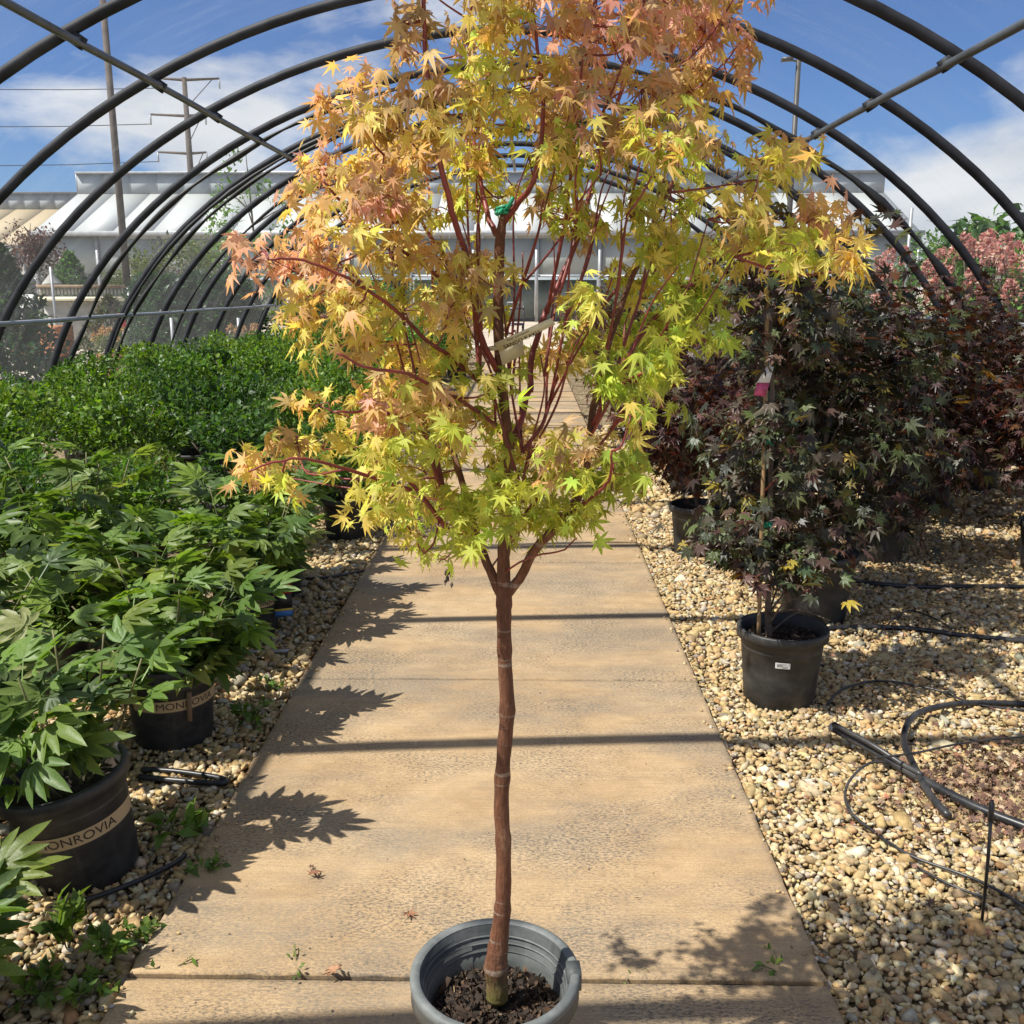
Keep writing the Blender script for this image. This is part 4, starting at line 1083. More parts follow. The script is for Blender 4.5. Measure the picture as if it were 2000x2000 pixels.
tp_[0, 2] = sp[2] * 0 + .2
MB().tube(tp_, np.linspace(.013, .004, len(tp_)), 8).build('trunk', M_DBARK, sm, True)
cane = [sa(1430, 1225, -.03), sa(1437, 1000, -.03), sa(1444, 760, -.03), sa(1448, 560, -.03), sa(1447, 345, -.03)]; cane[0][2] = .2
MB().tube(smooth_path(cane, 4), .0075, 8).build('bamboo_cane', M_BAMBOO, sm, True)
for v in (833, 990, 1085):
    g_ = MB(); c0 = sa(1444, v, -.01)
    for k in range(2):
        g_.tube([c0 + .022 * np.array([math.cos(a), math.sin(a) * .9, .2 * math.sin(a + 1 + k)]) + np.array([0, 0, .006 * k]) for a in np.linspace(0, 6.28, 14)], .0035, 5)
    g_.tube([c0 + np.array([-.01, -.022, 0]), c0 + np.array([.006, -.03, .006]), c0 + np.array([.02, -.028, -.012])], .003, 5)
    g_.build('tie_tape', M_TIE, sm, True)
q = np.random.default_rng(5)
allp = []
for k in range(32):
    f = q.uniform(.08, .95) if k < 22 else q.uniform(.10, .24); b = tp_[int(f * (len(tp_) - 1))]; a = k * 2.4
    rr_ = .27 * q.uniform(.6, 1.1) * (1.0 - .3 * f)
    e = b + np.array([math.cos(a) * rr_, math.sin(a) * rr_ * .9, q.uniform(.02, .2)])
    Q = smooth_path([b, (b + e) / 2 + np.array([0, 0, .03]), e], 4)
    MB().tube(Q, np.linspace(.0045, .0016, len(Q)), 5).build('branch', M_DBARK, sm, True)
    allp.append(Q[2:])
allp = np.vstack(allp)
nl = 1300
base = allp[q.integers(0, len(allp), nl)] + q.normal(0, 1, (nl, 3)) * np.array([.05, .05, .04])
base[:, 2] = np.maximum(base[:, 2], .43 + .12 * q.uniform(0, 1, nl))
o_ = base - np.array([sp[0], SY, 0]); o_[:, 2] = 0; o_ /= np.linalg.norm(o_, axis=1)[:, None] + 1e-6
d_ = o_ * .6 + q.normal(0, .5, (nl, 3)) + np.array([0, 0, -.35]); n_ = o_ * .2 + q.normal(0, .4, (nl, 3)) + np.array([0, -.3, .9])
FR = frames(d_, n_); SS = q.uniform(.035, .055, nl)
CC = vary(np.array(DKGR)[q.choice(6, nl, p=DKGRW)] * 1.7, .15, nl, .06)
cx_ = np.interp(base[:, 2], [c[2] for c in cane], [c[0] for c in cane])
hide_ = (np.abs(base[:, 0] - cx_) < .065) & (base[:, 1] < SY + .03) & (base[:, 2] < 1.15) & (q.uniform(0, 1, nl) < .65)
base[hide_, 1] += .16
sc_ = SS / np.linalg.norm(base - CAMP, axis=1) * np.abs(FR[:, 2, 2])
front = base[:, 1] < SY + .06
bigs = set(np.argsort(-(sc_ * (1 + front)))[:200])
cache = {}; rest = MB()
MAPLE_W = [palmate([-118, -78, -38, 0, 38, 78, 118], [0.45, 0.74, 0.95, 1.0, 0.95, 0.74, 0.45], 0.15, 0.42, d, f) for d, f in ((0.2, 0.05), (0.4, 0.08))]
for i in range(nl):
    vv, ff = MAPLE_W[i % 2]
    if i in bigs:
        ck = (i % 2, i % 17)
        if ck not in cache:
            cache[ck] = MB().add(vv, ff, CC[i]).mesh('leaf', True); cache[ck].materials.append(M_PURP)
        o = bpy.data.objects.new('leaf', cache[ck]); COL.objects.link(o); o.parent = sm
        mm = np.eye(4); mm[:3, :3] = FR[i] * SS[i]; mm[:3, 3] = base[i] - wloc(sm); o.matrix_local = Matrix(mm.tolist())
    else: rest.add(vv @ (FR[i] * SS[i]).T + base[i], ff, CC[i])
tag(rest.build('foliage', M_PURP, sm, True), kind='stuff')
# tags of the staked maple
pt = thing('plant_tag', 'glossy tag with pink picture hung on the bamboo cane', 'tag', sa(1447, 690, -.05))
Q4 = [sa(1447, 690, -.05), sa(1460, 692, -.05), sa(1452, 722, -.06), sa(1428, 722, -.06)]
MB().quad(Q4[0], Q4[3], Q4[2], Q4[1], .001).build('upper_panel', M_WHITE, pt)
MB().quad(sa(1428, 723, -.06), sa(1422, 746, -.062), sa(1444, 748, -.062), sa(1452, 723, -.06), .001).build('picture_panel', M_PINK, pt)
MB().tube([sa(1452, 680, -.03), sa(1452, 690, -.052)], .0012, 5).build('string', M_WHITE, pt)
rt = thing('plant_tag', 'curled cream paper strip hanging from the bamboo cane', 'tag', sa(1444, 775, -.04))
pts_ = smooth_path([sa(1462, 775, -.02), sa(1444, 775, -.045), sa(1425, 783, -.06), (sa(1405, 803, -.07)), sa(1388, 832, -.07)], 4)
for a, b in zip(pts_[:-1], pts_[1:]): pass
V = []
for p_ in pts_: V += [p_ + np.array([.004, 0, .012]), p_ + np.array([-.004, .004, -.012])]
MB().add(V, [(2 * i, 2 * i + 1, 2 * i + 3, 2 * i + 2) for i in range(len(pts_) - 1)]).build('paper_strip', M_CREAM, rt, True)

# ================================================================== PEONIES ON THE LEFT
PGREEN = [(0.125, 0.195, 0.050), (0.155, 0.235, 0.058), (0.19, 0.28, 0.05), (0.08, 0.125, 0.042), (0.28, 0.34, 0.12)]
PGW = [.3, .28, .17, .15, .10]
def peony(H, rad, nleaf, seed, singles=False, name='potted_peony', loc=(0, 0, 0), band=True, mass=None, rz=0.0):
    nleaf = int(nleaf * 1.85); q = np.random.default_rng(seed)
    t = thing(name, 'x', 'potted plant', loc, None, rz)
    r, h = .148, .29
    po = pot_parts(t, r, h, seed)
    nst = 11; pts = []; dirs = []
    for k in range(nst):
        a = k * 2.4 + q.normal(0, .3); rr_ = rad * q.uniform(.25, .8)
        e = np.array([math.cos(a) * rr_, math.sin(a) * rr_, H * q.uniform(.72, .97)])
        b = np.array([math.cos(a) * .04, math.sin(a) * .04, h - .06])
        Q = smooth_path([b, b * .4 + e * .6 * np.array([.8, .8, .75]) , e], 4)
        MB().tube(Q, np.linspace(.005, .0025, len(Q)), 5).build('stem', M_GSTEM, t, True, False)
        pts.append(Q)
    T_, D_, N_ = [], [], []
    for k in range(nleaf):
        Q = pts[k % nst]; f = 1.0 if k < 2 * nst else q.uniform(.7 if seed == 31 else .28, .98); b = Q[min(len(Q) - 1, int(f * (len(Q) - 1)))]
        a = q.uniform(0, 6.28); o = np.array([math.cos(a), math.sin(a), 0]) * .8 + np.array([b[0], b[1], 0]) / (rad + .01) * .9
        o /= np.linalg.norm(o) + 1e-6
        d = o + np.array([0, 0, q.uniform(-.1, 1.0) * (f + .25) + (.35 if k < nst else 0)])
        T_.append(b + o * .03); D_.append(d); N_.append(np.array([-.15, -.25, 1.0]) - o * q.uniform(-.1, .6) + q.normal(0, .28, 3))
    T_ = np.array(T_); D_ = np.array(D_); N_ = np.array(N_); FRm = frames(D_, N_); S_ = q.uniform(.10, .18, nleaf)
    C_ = vary(np.array(PGREEN)[q.choice(5, nleaf, p=PGW)], .12, nleaf, .05)
    f = MB()
    for k in range(nleaf):
        v, fc = PEONY[k % 5]
        if singles:
            ck = (k % 5, k % 11)
            if ck not in PCACHE:
                PCACHE[ck] = MB().add(v, fc, C_[k]).mesh('leaf', True); PCACHE[ck].materials.append(M_GREEN)
            o = bpy.data.objects.new('leaf', PCACHE[ck]); COL.objects.link(o); o.parent = t
            mm = np.eye(4); mm[:3, :3] = FRm[k] * S_[k]; mm[:3, 3] = T_[k]; o.matrix_local = Matrix(mm.tolist())
        else: f.add(v @ (FRm[k] * S_[k]).T + T_[k], fc, C_[k])
    if not singles: tag(f.build('foliage', M_GREEN, t, True, False), kind='stuff')
    return t, po, r, h
PCACHE = {}
def add_band(po, r, h, ac, word='MONROVIA', a_half=1.35, z0=.150, z1=.188, size=.034):
    bd = patch(MB(), pr_at(r, h, z0) + .0012, pr_at(r, h, z1) + .0012, ac - a_half, ac + a_half, z0, z1, 30).build('printed_band', M_BAND, po, True, False)
    me = text_mesh(word, size)
    co = np.zeros(len(me.vertices) * 3, np.float32); me.vertices.foreach_get('co', co); co = co.reshape(-1, 3)
    zc = (z0 + z1) / 2; zz = zc + co[:, 1]; rr_ = np.array([pr_at(r, h, z) for z in zz]) + .0024
    aa = ac + co[:, 0] / .125
    me.vertices.foreach_set('co', np.stack([rr_ * np.cos(aa), rr_ * np.sin(aa), zz], -1).astype(np.float32).ravel()); me.update()
    obj('lettering', me, M_INK, bd)
    # small leafy emblem before the word
    em = MB(); wl_ = co[:, 0].min() - .016
    for k in range(7):
        a = k * 6.283 / 7
        for (x, y) in ((wl_ + .006 * math.cos(a), .007 * math.sin(a)),):
            V = []
            for j in range(6):
                b = j * 6.283 / 6; xx, yy = x + .0036 * math.cos(b), y + .0036 * math.sin(b)
                z = zc + yy; rp = pr_at(r, h, z) + .0024; A_ = ac + xx / .125
                V.append((rp * math.cos(A_), rp * math.sin(A_), z))
            em.add(V, [(0, 1, 2, 3), (0, 3, 4, 5)])
    em.build('emblem', M_INK, bd, False, False)
    return bd
GPE = 'potted peonies massed left of the path'
l1 = gnd(172, 1640, -.035)
t, po, r, h = peony(.62, .32, 46, 31, True, loc=(l1[0], l1[1], -.035))
tag(t, 'leaning peony in black pot with a band lettered MONROVIA at the path edge')
add_band(po, r, h, math.atan2(-l1[1], -l1[0]) + .02)
t.rotation_euler = (R(4), R(-8), 0)
l2 = gnd(330, 1392, -.035)
t, po, r, h = peony(.62, .36, 62, 32, True, loc=(l2[0], l2[1], -.035))
tag(t, 'peony in banded black pot with a wooden plant label, behind the leaning peony')
add_band(po, r, h, math.atan2(-l2[1], -l2[0]) + .35)
MB().box((.10, -.115, .165), (.016, .003, .10), 0, Matrix.Rotation(.05, 3, 'Y')).build('plant_label', M_WOOD, po, False, False)
l3 = gnd(470, 1195, -.035)
t, po, r, h = peony(.70, .42, 95, 33, True, loc=(l3[0], l3[1], -.035))
tag(t, 'large bushy peony in banded pot with a red, yellow and blue card')
add_band(po, r, h, math.atan2(-l3[1], -l3[0]) + .75)
ctag = MB()
for k, (m_, z0, z1) in enumerate(((M_BLUE, .09, .115), (M_YEL, .115, .125), (M_POT, .125, .19), (M_RED, .19, .235))):
    MB().box((.165, -.03, (z0 + z1) / 2), (.075, .003, z1 - z0), .35).build('picture_card', m_, po, False, False)
l0 = (-1.25, 1.60)
t, po, r, h = peony(.31, .23, 34, 34, True, loc=(l0[0], l0[1], -.035))
tag(t, 'short peony with glossy leaves spreading low beside the leaning banded pot')
pp_ = [peony(.66, .40, 80, 41)[0], peony(.74, .42, 88, 42)[0]]
pspots = [(-1.85, 1.95), (-1.80, 2.65), (-1.75, 3.35), (-1.95, 4.05), (-2.45, 2.45), (-2.5, 3.15), (-2.55, 3.85), (-3.1, 2.9), (-3.15, 3.6), (-3.75, 3.3), (-1.45, 3.55), (-3.7, 4.0), (-1.25, 4.55)]
for i, (x, y) in enumerate(pspots):
    o = pp_[i % 2] if i < 2 else copy_tree(pp_[i % 2])
    o.location = (x, y, -.035); o.rotation_euler.z = rng.uniform(0, 6.28); s_ = rng.uniform(.95, 1.12); o.scale = (s_, s_, s_)
    tag(o, ['shorter peony with deeply cut leaves massed behind the banded pots', 'taller peony with deeply cut leaves massed behind the banded pots'][i % 2], 'potted plant', GPE)

# ================================================================== EVERGREEN SHRUBS ON THE LEFT
def shrub(rad, H, n, pal, seed, size=.024):
    t = thing('potted_shrub', 'x', 'shrub')
    pot_parts(t, .15, .26, seed)
    sb = MB(); P = []
    for k in range(5):
        a = k * 1.26; e = np.array([math.cos(a) * rad * .6, math.sin(a) * rad * .6, H * .8])
        MB().tube(smooth_path([(0, 0, .2), e * .5 + np.array([0, 0, .12]), e], 3), np.linspace(.007, .003, 7), 5).build('stem', M_DBARK, t, True, False)
    P = lumps(n, (0, 0, .24 + (H - .24) * .5), (rad, rad, (H - .2) * .55), 18, .40, .62)
    f = scatter(MB(), P, size, pal, ELL, up=.6, out_c=(0, 0, .3), droop=.25, k=.22)
    tag(f.build('foliage', M_GREEN, t, True, False), kind='stuff')
    return t
SG = [(0.075, 0.155, 0.026), (0.105, 0.21, 0.032), (0.050, 0.105, 0.022), (0.15, 0.26, 0.04)]
SO = [(0.085, 0.13, 0.025), (0.11, 0.16, 0.03), (0.06, 0.09, 0.022), (0.15, 0.17, 0.04)]
shp = [shrub(.34, .68, 2600, SG, 51, .034), shrub(.35, .76, 2800, [(c[0] * 1.3, c[1] * 1.15, c[2]) for c in SG], 52, .034), shrub(.36, .60, 3400, SO, 53, .024), shrub(.34, .70, 2600, [(c[0] * .62, c[1] * .66, c[2] * .8) for c in SG], 54, .034), shrub(.33, .66, 2600, [(c[0] * 1.5, c[1] * 1.2, c[2]) for c in SG], 55, .034)]
GSH = 'evergreen shrubs in pots left of the path'
su = set()
def put_shrub(pi, x, y, label, group=None, sc=1.0):
    o = shp[pi] if pi not in su else copy_tree(shp[pi])
    su.add(pi); o.location = (x, y, -.035); o.rotation_euler.z = rng.uniform(0, 6.28); o.scale = (sc, sc, sc * rng.uniform(.92, 1.08))
    o['label'] = label
    if group: o['group'] = group
    return o
b1 = gnd(655, 1015, -.035)
put_shrub(1, b1[0], b1[1], 'rounded dark green shrub in black pot close to the path edge', None, .95)
az = aty(235, 800, 5.5)
put_shrub(2, az[0], 5.5, 'olive green shrub with tiny leaves among darker shrubs', None, 1.05)
for j, y in enumerate(np.arange(4.75, 17.5, .74)):
    for i, x in enumerate(np.arange(-4.2, -1.1, .76)):
        xx, yy = x + (j % 2) * .3 + rng.uniform(-.08, .08), y + rng.uniform(-.1, .1)
        if xx > -1.12 or np.hypot(xx - az[0], yy - 5.5) < .5 or np.hypot(xx - b1[0], yy - b1[1]) < .5: continue
        if y < 5.3 and xx > -1.6: continue
        if y > 11 and rng.uniform() < .25: continue
        pi = int(rng.choice([0, 1, 2, 3, 4], p=[.3, .22, .08, .26, .14]))
        put_shrub(pi, xx, yy, ['dense mid green evergreen shrub in the mass left of the path', 'taller bright green evergreen shrub in the mass left of the path', 'low olive green evergreen shrub in the mass left of the path', 'very dark green evergreen shrub in the mass left of the path', 'yellowish green evergreen shrub in the mass left of the path'][pi], GSH, rng.uniform(.86, 1.2) * (1.0 + min(.15, (y - 4.7) * .03)))

# ================================================================== IRRIGATION LINES AND LITTER ON THE GROUND
def line(name, pts, rad, label, cat='pipe', m=None, z=-.012, sm=5, group=None):
    P = []
    for p in pts:
        q_ = gnd(p[0], p[1], p[2] if len(p) > 2 else z); P.append(q_)
    P = smooth_path(P, sm)
    o = MB().tube(P, rad, 8).build(name, m or M_PIPE, None, True)
    tag(o, label, cat, group); return o
t = thing('irrigation_pipe', 'thick black irrigation pipe with cut open end lying on the gravel', 'pipe', gnd(1570, 1370, 0.0))
P = smooth_path([gnd(1570, 1372, .03), gnd(1640, 1412, .018), gnd(1730, 1465, .004), gnd(1840, 1522, .002), gnd(1990, 1580, .002), gnd(2150, 1640, .002)], 6)
MB().tube(P, .0135, 12).build('pipe', M_PIPE, t, True)
dv = (P[1] - P[0]) / np.linalg.norm(P[1] - P[0]); 
MB().tube([P[0] - dv * .004, P[0] + dv * .012], .0150, 12).build('cut_end', M_GALV, t, True)
P2 = smooth_path([gnd(1572, 1366, .052), gnd(1640, 1402, .045), gnd(1700, 1440, .024), gnd(1740, 1462, .02)], 5)
MB().tube(P2, .0085, 8).build('second_line', M_PIPE, t, True)
line('hose', [(1790, 1540, .0), (1755, 1500, .006), (1722, 1440, .012), (1705, 1395, .014), (1725, 1350, .012), (1790, 1330, .004), (1870, 1326), (2000, 1332)], .011, 'black hose curling off the thick pipe towards the maples', 'hose')
line('irrigation_pipe', [(1600, 1093), (1660, 1102), (1740, 1107), (1840, 1106), (1990, 1108)], .011, 'straight black pipe behind the staked maple, shining along its top')
line('irrigation_pipe', [(1480, 1200), (1540, 1188), (1620, 1183), (1720, 1186), (1830, 1200), (1990, 1214)], .011, 'black pipe bending past the stickered pot towards the wall')
line('irrigation_pipe', [(1270, 865), (1330, 872), (1430, 880), (1560, 888), (1760, 892), (1990, 890)], .012, 'long black pipe crossing under the far pots')
line('irrigation_pipe', [(1150, 812), (1200, 830), (1260, 855), (1300, 862)], .010, 'short black pipe by the far path edge')
line('drip_tube', [(1690, 1440, .01), (1640, 1440, .012), (1600, 1478, .004), (1600, 1525, .0), (1650, 1570), (1720, 1615), (1830, 1655), (1900, 1690), (2000, 1760)], .0042, 'thin looping drip tube on the sunlit gravel', 'tube')
line('drip_tube', [(1716, 1628), (1790, 1668), (1860, 1695)], .0036, 'thin straight drip tube ending at the stake', 'tube')
line('drip_tube', [(1560, 1330), (1590, 1300), (1660, 1285), (1760, 1300), (1850, 1330), (1990, 1345)], .0042, 'thin drip tube arching in the shade beside the stickered pot', 'tube')
line('drip_tube', [(1660, 1195), (1690, 1165), (1720, 1152), (1770, 1170), (1800, 1190)], .004, 'thin drip tube hooped over the shaded gravel', 'tube')
line('drip_tube', [(1650, 1430, .07), (1730, 1420, .05), (1830, 1400, .03), (1990, 1385, .0)], .0035, 'thin wire crossing above the cut pipe', 'tube')
s0 = gnd(1852, 1745, -.03); s1 = aty(1872, 1510, s0[1])
tg = thing('drip_stake', 'thin dark drip stake standing upright in the gravel', 'stake', s0)
MB().tube([s0, (s0 + s1) / 2 + np.array([.002, 0, 0]), s1], [.0035, .004, .004], 6).build('rod', M_PIPE, tg, True)
MB().tube([s1 - (s1 - s0) * .16, s1 - (s1 - s0) * .02], [.007, .006], 6).build('emitter', M_PIPE, tg, True)
line('drip_tube', [(268, 1452), (330, 1455), (415, 1468), (418, 1478), (330, 1472), (262, 1465)], .009, 'flattened black tube end between two banded pots', 'tube')
line('drip_tube', [(95, 1715), (170, 1695), (260, 1662), (330, 1628), (350, 1612)], .0065, 'black drip tube round the foot of the leaning pot', 'tube')
line('drip_tube', [(425, 1228), (470, 1230), (545, 1228)], .008, 'pale worn tube by the bushy peony', 'tube', M_GALV)
line('drip_tube', [(575, 1092), (640, 1086), (715, 1070)], .007, 'dark tube crossing to the path below the rounded shrub', 'tube')

def fallen_leaf(u, v, size, c, label, z=.004, sh=None):
    p = gnd(u, v, z); vv, ff = (sh or MAPLE)[rng.integers(0, 4)] if sh is None else sh
    vv = vv.copy(); vv[:, 2] += .25 * np.sin(vv[:, 0] * 5) * .3 + .35 * (vv[:, 0] ** 2)
    a = rng.uniform(0, 6.28); M3 = np.array([[math.cos(a), -math.sin(a), 0], [math.sin(a), math.cos(a), 0], [0, 0, 1]]) * size
    w_ = vv @ M3.T; w_[:, 2] -= w_[:, 2].min()
    o = MB().add(w_ + p, ff, c).build('fallen_leaf', M_DEAD); tag(o, label, 'leaf'); return o
fallen_leaf(590, 1655, .030, (.30, .13, .07), 'curled brown maple leaf beside leaf shadows on the slab')
fallen_leaf(770, 1725, .026, (.34, .16, .08), 'brown maple leaf beside a dark stain behind the grey pot')
fallen_leaf(634, 1845, .034, (.42, .22, .12), 'pale brown maple leaf lying on the slab joint')
fallen_leaf(585, 1638, .015, (.10, .05, .03), 'small dark leaf scrap beside the curled brown leaf')
fallen_leaf(1195, 1697, .020, (.09, .05, .04), 'thin dark twig-like leaf on the slab', sh=ellip(.06, .2))
lit = MB()
n = 900
U = rng.normal(1890, 95, n); Vv = rng.normal(1480, 45, n); ok = (Vv > 1330)
P = np.array([gnd(u, v, -.014) for u, v in zip(U[ok], Vv[ok])]); P[:, 2] += rng.uniform(0, .016, len(P))
scatter(lit, P, .019, [(.26, .15, .09), (.20, .11, .07), (.36, .24, .14), (.18, .10, .07)], [MAPLE_S[0]], up=1.2, droop=0, jit=.8, k=.25)
n = 160
P = np.stack([rng.uniform(.7, 2.1, n), rng.uniform(1.6, 4.5, n), np.full(n, -.012)], -1)
scatter(lit, P, .018, [(.30, .12, .07), (.38, .19, .11), (.16, .08, .05)], [MAPLE_S[0]], up=1.2, droop=0, jit=.8, k=.25)
tag(lit.build('leaf_litter', M_DEAD), 'dry red-brown maple leaf litter on the gravel', 'leaf litter', kind='stuff')

# weeds at the path edge
WG = [(0.10, 0.17, 0.035), (0.14, 0.22, 0.04), (0.18, 0.27, 0.05)]
def weed(u, v, H, n, size, label, z=-.03, sh=None, sp=.06):
    b = gnd(u, v, z); t = thing('weed', label, 'weed', b, 'weeds along the path')
    f = MB(); k_ = max(2, n // 7)
    for k in range(k_):
        a = rng.uniform(0, 6.28); e = b + np.array([math.cos(a) * sp * rng.uniform(.3, 1), math.sin(a) * sp * rng.uniform(.3, 1), H * rng.uniform(.5, 1)])
        Q = smooth_path([b, (b + e) / 2 + np.array([0, 0, H * .2]), e], 4)
        MB().tube(Q, .0014, 4).build('stem', M_GSTEM, t, True)
        P = Q[rng.integers(2, len(Q), 7)] + rng.normal(0, .006, (7, 3))
        scatter(f, P, size, WG, sh or ELL, up=.9, out_c=b, droop=.2)
    f.build('foliage', M_GREEN, t, True); return t
for u, v, H, n, sz, lab in ((260, 1770, .05, 40, .028, 'leafy weed on the slab edge below the leaning pot'), (215, 1815, .07, 60, .034, 'large weed clump near the slab joint'),
        (130, 1800, .10, 50, .045, 'upright weed with bright shoots in the stones'), (75, 1890, .06, 50, .035, 'low weed patch in the bottom stones'), (180, 1890, .05, 60, .03, 'flat weed mat beside the front slab'),
        (385, 1655, .06, 40, .03, 'small weed in the leaf shadow by the leaning pot'), (350, 1590, .09, 40, .05, 'broad-leaved weed behind the leaning pot'), (480, 1380, .10, 60, .03, 'feathery weed at the slab edge between the pots'),
        (520, 1305, .05, 40, .025, 'bright tuft of weed at the slab edge'), (1475, 1842, .025, 14, .022, 'sprouting weed in the slab joint near the gravel'), (320, 1835, .02, 10, .014, 'tiny dry weed in the slab joint'), (560, 1828, .035, 10, .012, 'thin weed seedling in the slab joint'),
        (1190, 1842, .012, 14, .009, 'moss-like weed in the joint beside the grey pot')):
    weed(u, v, H, n, sz, lab, -.03 if lab.find('joint') < 0 else -.01)
# crumbs and tiny debris on the slabs
db = MB(); n = 420
P = np.stack([rng.uniform(PX0, PX1, n), 1.5 + 5.5 * rng.uniform(0, 1, n) ** 1.6, np.full(n, .0012)], -1)
scatter(db, P, .0055, [(.10, .07, .05), (.2, .13, .08), (.05, .04, .03)], [ellip(.25, .1)], up=2.0, droop=0, jit=.7)
tag(db.build('path_debris', M_DEAD), 'tiny crumbs of leaf and grit on the concrete path', 'debris', kind='stuff')

# ================================================================== FLOWERING HYDRANGEAS
def panicle(mb, c, ax, L_, w_, pal, n=190, size=.034):
    t_ = rng.uniform(0, 1, n); a = rng.uniform(0, 6.28, n)
    r_ = w_ * np.sqrt(np.clip(1 - t_, .05, 1)) * rng.uniform(.75, 1.05, n)
    P = np.asarray(c) + np.stack([np.cos(a) * r_, np.sin(a) * r_, (t_ - .3) * L_], -1)
    return scatter(mb, P, size, pal, [ellip(.45, .1)], up=.3, out_c=np.asarray(c), droop=0, k=.15, jit=.5)
PK = [(.60, .30, .26), (.66, .40, .33), (.54, .22, .20), (.70, .50, .40)]
CRM = [(.62, .48, .36), (.66, .52, .34), (.58, .38, .30)]
HGR = [(0.07, 0.15, 0.03), (0.10, 0.20, 0.035), (0.13, 0.22, 0.04)]
FHC = {}
def hydrangea(x, y, H, rad, nfl, pal, label, group=None, z=-.075, fs=1.0):
    t = thing('hydrangea', label, 'hydrangea', (x, y, z), group)
    for k in range(9):
        a = k * 2.4; e = np.array([math.cos(a) * rad * .7, math.sin(a) * rad * .7, H * rng.uniform(.75, .98)])
        MB().tube(smooth_path([(math.cos(a) * .03, math.sin(a) * .03, 0), e * np.array([.4, .4, .5]), e], 4), np.linspace(.011, .004, 9), 5).build('stem', M_DBARK, t, True, False)
    P = lumps(700, (0, 0, H * .55), (rad, rad, H * .42), 22, .4)
    tag(scatter(MB(), P, .055, HGR, ELL, up=.7, out_c=(0, 0, H * .4), droop=-.1).build('foliage', M_GREEN, t, True, False), kind='stuff')
    for k in range(nfl):
        a = k * 2.4 + rng.uniform(-.3, .3); f = rng.uniform(.2, 1) ** .6
        c = np.array([math.cos(a) * rad * f * 1.02, math.sin(a) * rad * f * 1.02, H * (1.03 - .42 * f ** 2) + rng.uniform(-.06, .08)])
        ck = (id(pal), k % 6)
        if ck not in FHC:
            FHC[ck] = panicle(MB(), (0, 0, 0), None, .20 * rng.uniform(.8, 1.2), .085 * rng.uniform(.85, 1.2), pal).mesh('flower_head', True); FHC[ck].materials.append(M_FLOWER)
        o = obj('flower_head', FHC[ck], None, t); o.location = tuple(c); s_ = fs * rng.uniform(.8, 1.2); o.scale = (s_, s_, s_)
        o.rotation_euler = (rng.normal(0, .3), rng.normal(0, .3), rng.uniform(0, 6.28))
    return t
GH = 'pink hydrangeas outside the right film wall'
for i, (u, v, y, H, n_) in enumerate(((1915, 470, 6.6, 1.78, 15), (1900, 430, 8.0, 1.98, 13), (1780, 400, 9.8, 2.2, 13), (1700, 425, 11.2, 2.15, 12), (1620, 445, 12.8, 2.0, 12), (1840, 440, 10.8, 2.05, 12), (1560, 470, 14.5, 1.95, 10), (2010, 440, 8.2, 1.9, 12))):
    x = max(aty(u, v, y)[0], HXC + HA + .62)
    hydrangea(x, y, H, .55, n_, PK, ['tall pink hydrangea standing outside the film wall', 'bushy pink hydrangea outside the film wall, full of large heads'][i % 2], GH, fs=1.0)
GC = 'cream hydrangeas beyond the shrubs'
for x, y in ((-2.6, 17.9), (-1.8, 18.4), (-3.3, 18.6), (-1.5, 19.6), (-2.4, 20.2), (1.3, 20.6), (2.2, 21.2), (-3.9, 20.4), (-1.25, 16.4), (-3.0, 21.8), (2.9, 19.6)):
    hydrangea(x, y, rng.uniform(.9, 1.15), .42, 12, CRM, 'cream flowered hydrangea at the far end of the beds', GC, -.06, .9)

# ================================================================== TREES AND CONIFERS OUTSIDE
def broad_tree(name, label, x, y, H, rad, n, pal, size, z0=.35, k=16, tr=.05, group=None, m=None, sh=None, lr=.34):
    t = thing(name, label, 'tree', (x, y, -.075), group)
    top = np.array([rng.normal(0, .08), rng.normal(0, .08), H * .95])
    P = smooth_path([(0, 0, 0), (rng.normal(0, .05), rng.normal(0, .05), H * .5), top], 8)
    MB().tube(P, np.linspace(tr, tr * .15, len(P)), 8).build('trunk', M_DBARK, t, True, False)
    for q_ in range(9):
        f = rng.uniform(z0, .9); b = P[int(f * (len(P) - 1))]; a = q_ * 2.4
        e = b + np.array([math.cos(a) * rad * .85, math.sin(a) * rad * .85, H * .12])
        MB().tube(smooth_path([b, (b + e) / 2 + np.array([0, 0, .05]), e], 4), np.linspace(tr * .35, tr * .08, 9), 5).build('branch', M_DBARK, t, True, False)
    P = lumps(n, (0, 0, H * (z0 + 1) / 2), (rad, rad, H * (1 - z0) / 2 * 1.05), k, lr, .2)
    tag(scatter(MB(), P, size, pal, sh or ELL, up=.5, out_c=(0, 0, H * .5), droop=-.25, k=.2).build('crown', m or M_GREEN, t, True, False), kind='stuff')
    return t
def conifer(label, x, y, H, rad, n, pal, size=.07, group=None, power=.8):
    t = thing('conifer', label, 'conifer', (x, y, -.075), group)
    MB().tube([(0, 0, 0), (0, 0, H * .9)], [.05, .01], 7).build('trunk', M_DBARK, t, True, False)
    z = rng.uniform(.03, 1, n) ** 1.1; a = rng.uniform(0, 6.28, n); bl = 1 + .22 * np.sin(a * 5 + z * 26) + .12 * np.sin(a * 9 - z * 40)
    r_ = rad * (1 - z) ** power * bl * rng.uniform(.6, 1.05, n) + .02
    P = np.stack([np.cos(a) * r_, np.sin(a) * r_, z * H], -1)
    tag(scatter(MB(), P, size, pal, [ellip(.22, .2), ellip(.3, .4)], up=.6, out_c=(0, 0, H * .25), droop=.15, k=.25).build('crown', M_GREEN, t, True, False), kind='stuff')
    return t
EV = [(0.022, 0.060, 0.022), (0.030, 0.080, 0.028), (0.018, 0.045, 0.020)]
